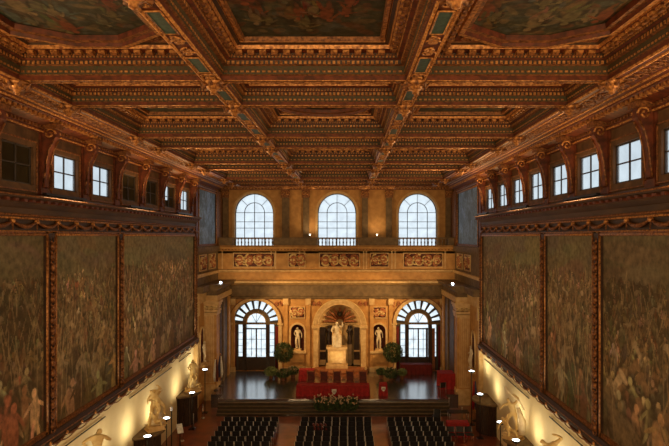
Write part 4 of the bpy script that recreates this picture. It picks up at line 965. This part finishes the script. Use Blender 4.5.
for k, (px, py, D, n, R, mt, lab) in enumerate(((271, 366, 46.9, 900, .55, 'pale_leaf', 'pale variegated bushy plant at the foot of left clipped tree'), (283, 367, 46.3, 900, .55, 'leaf', 'low dark green bushy plant below the left clipped tree'),
        (293, 366, 47.2, 700, .5, 'leaf', 'dark green bushy plant beside the left red draped stand'), (391, 367, 46.4, 900, .62, 'leaf', 'spreading dark bushy plant below the right clipped tree'), (402, 369, 46.7, 500, .40, 'pale_leaf', 'small pale leafy plant right of the right clipped tree'), (381, 368, 46.9, 500, .40, 'leaf', 'small dark leafy plant between right niche and clipped tree'))):
    x = PX(px, D); t = thing('potted_plant', lab, 'plant', (x, D, ZL), 0, 'potted plants on the stage'); m = MB()
    m.lathe([(0, 0), (.16, 0), (.22, .3), (.24, .32), (0, .3)], (0, 0, 0), 'terra_pot', n=12); m.build('pot', t)
    m = MB(); foliage(m, (0, 0, .62), R, n, .11, mt, (1.1, 1, .75))
    if k in (1, 2, 3): foliage(m, (0, -.1, .8), R*.9, 160, .07, 'flower', (1.1, 1, .7))
    m.build('foliage', t)
for k in range(5):
    x = PX(320+8*k, 40.3); zt = ZL-.42; t = thing('flower_arrangement', 'leafy flower arrangement on the steps before the red table, %s from left' % ('first', 'second', 'third', 'fourth', 'fifth')[k], 'plant', (x, 40.5, .42), 0, 'flower arrangements on the stage steps')
    m = MB(); m.lathe([(0, 0), (.14, 0), (.18, .22), (0, .2)], (0, 0, 0), 'terra_pot', n=10); m.build('pot', t)
    m = MB(); foliage(m, (0, -.05, .45), .52, 900, .09, 'leaf', (1, 1, .9), random.Random(k)); foliage(m, (0, -.1, .2), .4, 250, .08, 'leaf', (1, 1, .7), random.Random(k+7)); m.build('foliage', t)
    m = MB(); rd = random.Random(k)
    for i in range(34):
        a = rd.uniform(0, 6.28); m.ball((.42*math.cos(a), .42*math.sin(a)-.08, .62+rd.uniform(-.1, .45)), .06, 'flower', n=6)
    m.build('blossoms', t)

# ------------------------------------------------------------------ audience chairs
def audience_chair():
    t = thing('stacking_chair', '', 'chair'); m = MB()
    m.extrude([(-.25, -.2), (.25, -.2), (.24, .24), (-.24, .24)], 'z', .43, .48, 'black_fabric'); m.build('seat', t)
    m = MB(); n = 6
    vs = []
    for z, yy in ((.52, -.225), (.70, -.245), (.86, -.27)):
        for q in (-.02, .03):
            for i in range(n+1): f = i/n*2-1; vs.append((f*.232, yy-q-.02*(1-f*f), z))
    N = n+1; fs = []
    for r in range(2):
        for q in range(2):
            for i in range(n): a = (r*2+q)*N+i; b = ((r+1)*2+q)*N+i; fs.append((a, a+1, b+1, b))
    for i in range(n): fs.append((4*N+i, 4*N+i+1, 5*N+i+1, 5*N+i)); fs.append((i, N+i, N+i+1, i+1))
    m.add(vs, fs, 'black_fabric'); m.build('backrest', t)
    m = MB(); m.tube([(-.25, -.27, .82), (-.24, -.275, .87), (.24, -.275, .87), (.25, -.27, .82)], .010, 'black_metal', n=5); m.build('top_rail', t)
    for s_ in (-1, 1):
        m = MB(); m.tube([(s_*.26, -.30, 0), (s_*.26, -.24, .45), (s_*.255, -.28, .86)], .015, 'steel', n=5); m.build('rear_leg', t)
        m = MB(); m.tube([(s_*.225, .23, 0), (s_*.225, .19, .44), (s_*.23, -.24, .45)], .013, 'steel', n=5); m.build('front_leg', t)
    return t
ch = audience_chair(); first = True
ordn = ['first', 'second', 'third', 'fourth', 'fifth', 'sixth', 'seventh', 'eighth', 'ninth']
rd = random.Random(5)
for bi, (x0, n, nm) in enumerate(((-7.33, 7, 'left'), (-1.98, 9, 'middle'), (4.0, 7, 'right'))):
    for r in range(7):
        for c in range(n):
            o = ch if first else dup(ch); first = False
            o.location = (x0+c*.545+rd.uniform(-.02, .02), 37.75-.9*r+rd.uniform(-.04, .04), 0); o.rotation_euler = (0, 0, rd.uniform(-.05, .05))
            o['label'] = 'black chair, %s from the left in the %s row of the %s block' % (ordn[c], 'front' if r == 0 else ordn[r]+' foremost', nm)
            o['group'] = 'audience chairs in the %s block' % nm
m = MB(); rd = random.Random(2)
for i in range(4): m.tube([(-1.4+.25*i, 35.95, .93), (-1.3+.25*i, 35.75, .90), (-1.25+.25*i, 35.65, .6)], [.07, .1, .08], 'dark_red_leather', n=6)
m.v = [(a+.1, b-.02, c) for a, b, c in m.v]
tag(m.build('coat'), 'dull red coat laid over chair backs in the middle block', 'coat')
# stray chairs near the right-hand table and the stage end
for i, (x, y, rz, lab, z) in enumerate(((7.8, 35.3, PI, 'black chair in front of the red covered table, left one', 0), (8.4, 35.3, PI-.1, 'black chair in front of the red covered table, middle one', 0), (9.0, 35.3, PI+.1, 'black chair in front of the red covered table, right one', 0),
                                      (8.45, 42.7, .4, 'black chair on the stage before the bulky red table', ZL), (7.4, 38.9, 2.6, 'lone black chair between the right steps and the dark table', 0))):
    dup(ch, (x, y, z), rz, lab, 'single black chairs right of the stage')
# dark table and cabinet right of the steps
t = thing('folding_table', 'dark bare table beside the right end of the steps', 'table', (9.0, 38.9, 0)); m = MB(); m.box(-.75, .75, -.35, .35, .76, .80, 'black_metal'); m.build('tabletop', t)
for a in (-1, 1):
    for b in (-1, 1): m = MB(); m.tube([(a*.68, b*.3, 0), (a*.68, b*.3, .76)], .02, 'steel'); m.build('leg', t)
# rope barriers posts
def stanchion(x, y, lab, z=0):
    t = thing('stanchion', lab, 'post', (x, y, z), 0, 'metal barrier posts'); m = MB(); m.lathe([(0, 0), (.16, 0), (.15, .03), (.03, .06)], (0, 0, 0), 'steel', n=12); m.build('base', t)
    m = MB(); m.tube([(0, 0, .05), (0, 0, .95)], .022, 'steel'); m.build('post', t); m = MB(); m.ball((0, 0, .98), .045, 'steel'); m.build('cap', t)
for k, (px, py, nm) in enumerate(((182, 441, 'beside the white panel'), (193.5, 428, 'second along the left aisle'), (203, 418, 'third along the left aisle'), (219, 411.5, 'at the left foot of the stage steps'), (449, 411, 'at the right foot of the steps'), (462, 421, 'in front of dark table on the right'))):
    D = FP*CZ/(py-VY); stanchion(PX(px, D), D, 'slim metal barrier post %s' % nm)
t = thing('information_panel', 'tilted white information panel on a stand in the left aisle', 'sign', (PX(180, 34.2), 34.2, 0), .5); m = MB()
m.tube([(0, 0, 0), (0, 0, 1.16)], .03, 'black_metal'); m.cbox(0, 0, .02, .4, .4, .04, 'black_metal'); m.build('stand', t)
m = MB(); m.add([(-.18, -.2, 1.0), (.18, -.2, 1.0), (.18, .25, 1.45), (-.18, .25, 1.45), (-.18, -.18, .97), (.18, -.18, .97), (.18, .27, 1.42), (-.18, .27, 1.42)], [(0, 1, 2, 3), (7, 6, 5, 4), (0, 4, 5, 1), (1, 5, 6, 2), (2, 6, 7, 3), (3, 7, 4, 0)], 'white_paint'); m.build('board', t)
# tall pole by the wrestling group
t = thing('microphone_pole', 'tall thin black pole with white top by the left pedestal', 'pole', (PX(171.5, 33.2), 33.2, 0)); m = MB(); m.tube([(0, 0, 0), (0, 0, 2.7)], .035, 'black_metal'); m.cbox(0, 0, .02, .45, .45, .04, 'black_metal'); m.build('pole', t)
m = MB(); m.lathe([(.06, 2.68), (.09, 2.75), (.09, 2.9), (0, 2.95)], (0, 0, 0), 'white_paint', n=10); m.build('cap', t)
# furled flags
def flag(x, y, z, lab, m1, m2, h=2.6):
    t = thing('furled_flag', lab, 'flag', (x, y, z)); m = MB(); m.lathe([(0, 0), (.2, 0), (.18, .05), (.04, .1)], (0, 0, 0), 'bronze', n=12); m.build('base', t)
    m = MB(); m.tube([(0, 0, .05), (0, 0, h)], .022, 'chair_wood'); m.ball((0, 0, h+.05), .06, 'gold'); m.build('pole', t)
    m = MB()
    for k, mt in enumerate((m1, m2)):
        m.tube([(.05*(k*2-1), -.03, h-.1), (.09*(k*2-1), -.05, h*.7), (.12*(k*2-1), -.05, h*.45), (.10*(k*2-1), -.04, h*.28)], [.04, .09, .13, .06], mt, n=8)
    m.build('cloth', t)
flag(PX(216, 43.3), 43.3, ZL, 'furled white and dark flag at the left end of stage', 'white_paint', 'dark_red_leather')
flag(PX(220.5, 44.6), 44.6, ZL, 'furled dark and white flag behind the first at left', 'blue_cloth', 'white_paint')
flag(PX(474.5, 39.2), 39.2, .0, 'furled red and blue flag by the empty right pedestal', 'red_cloth', 'blue_cloth', 3.0)
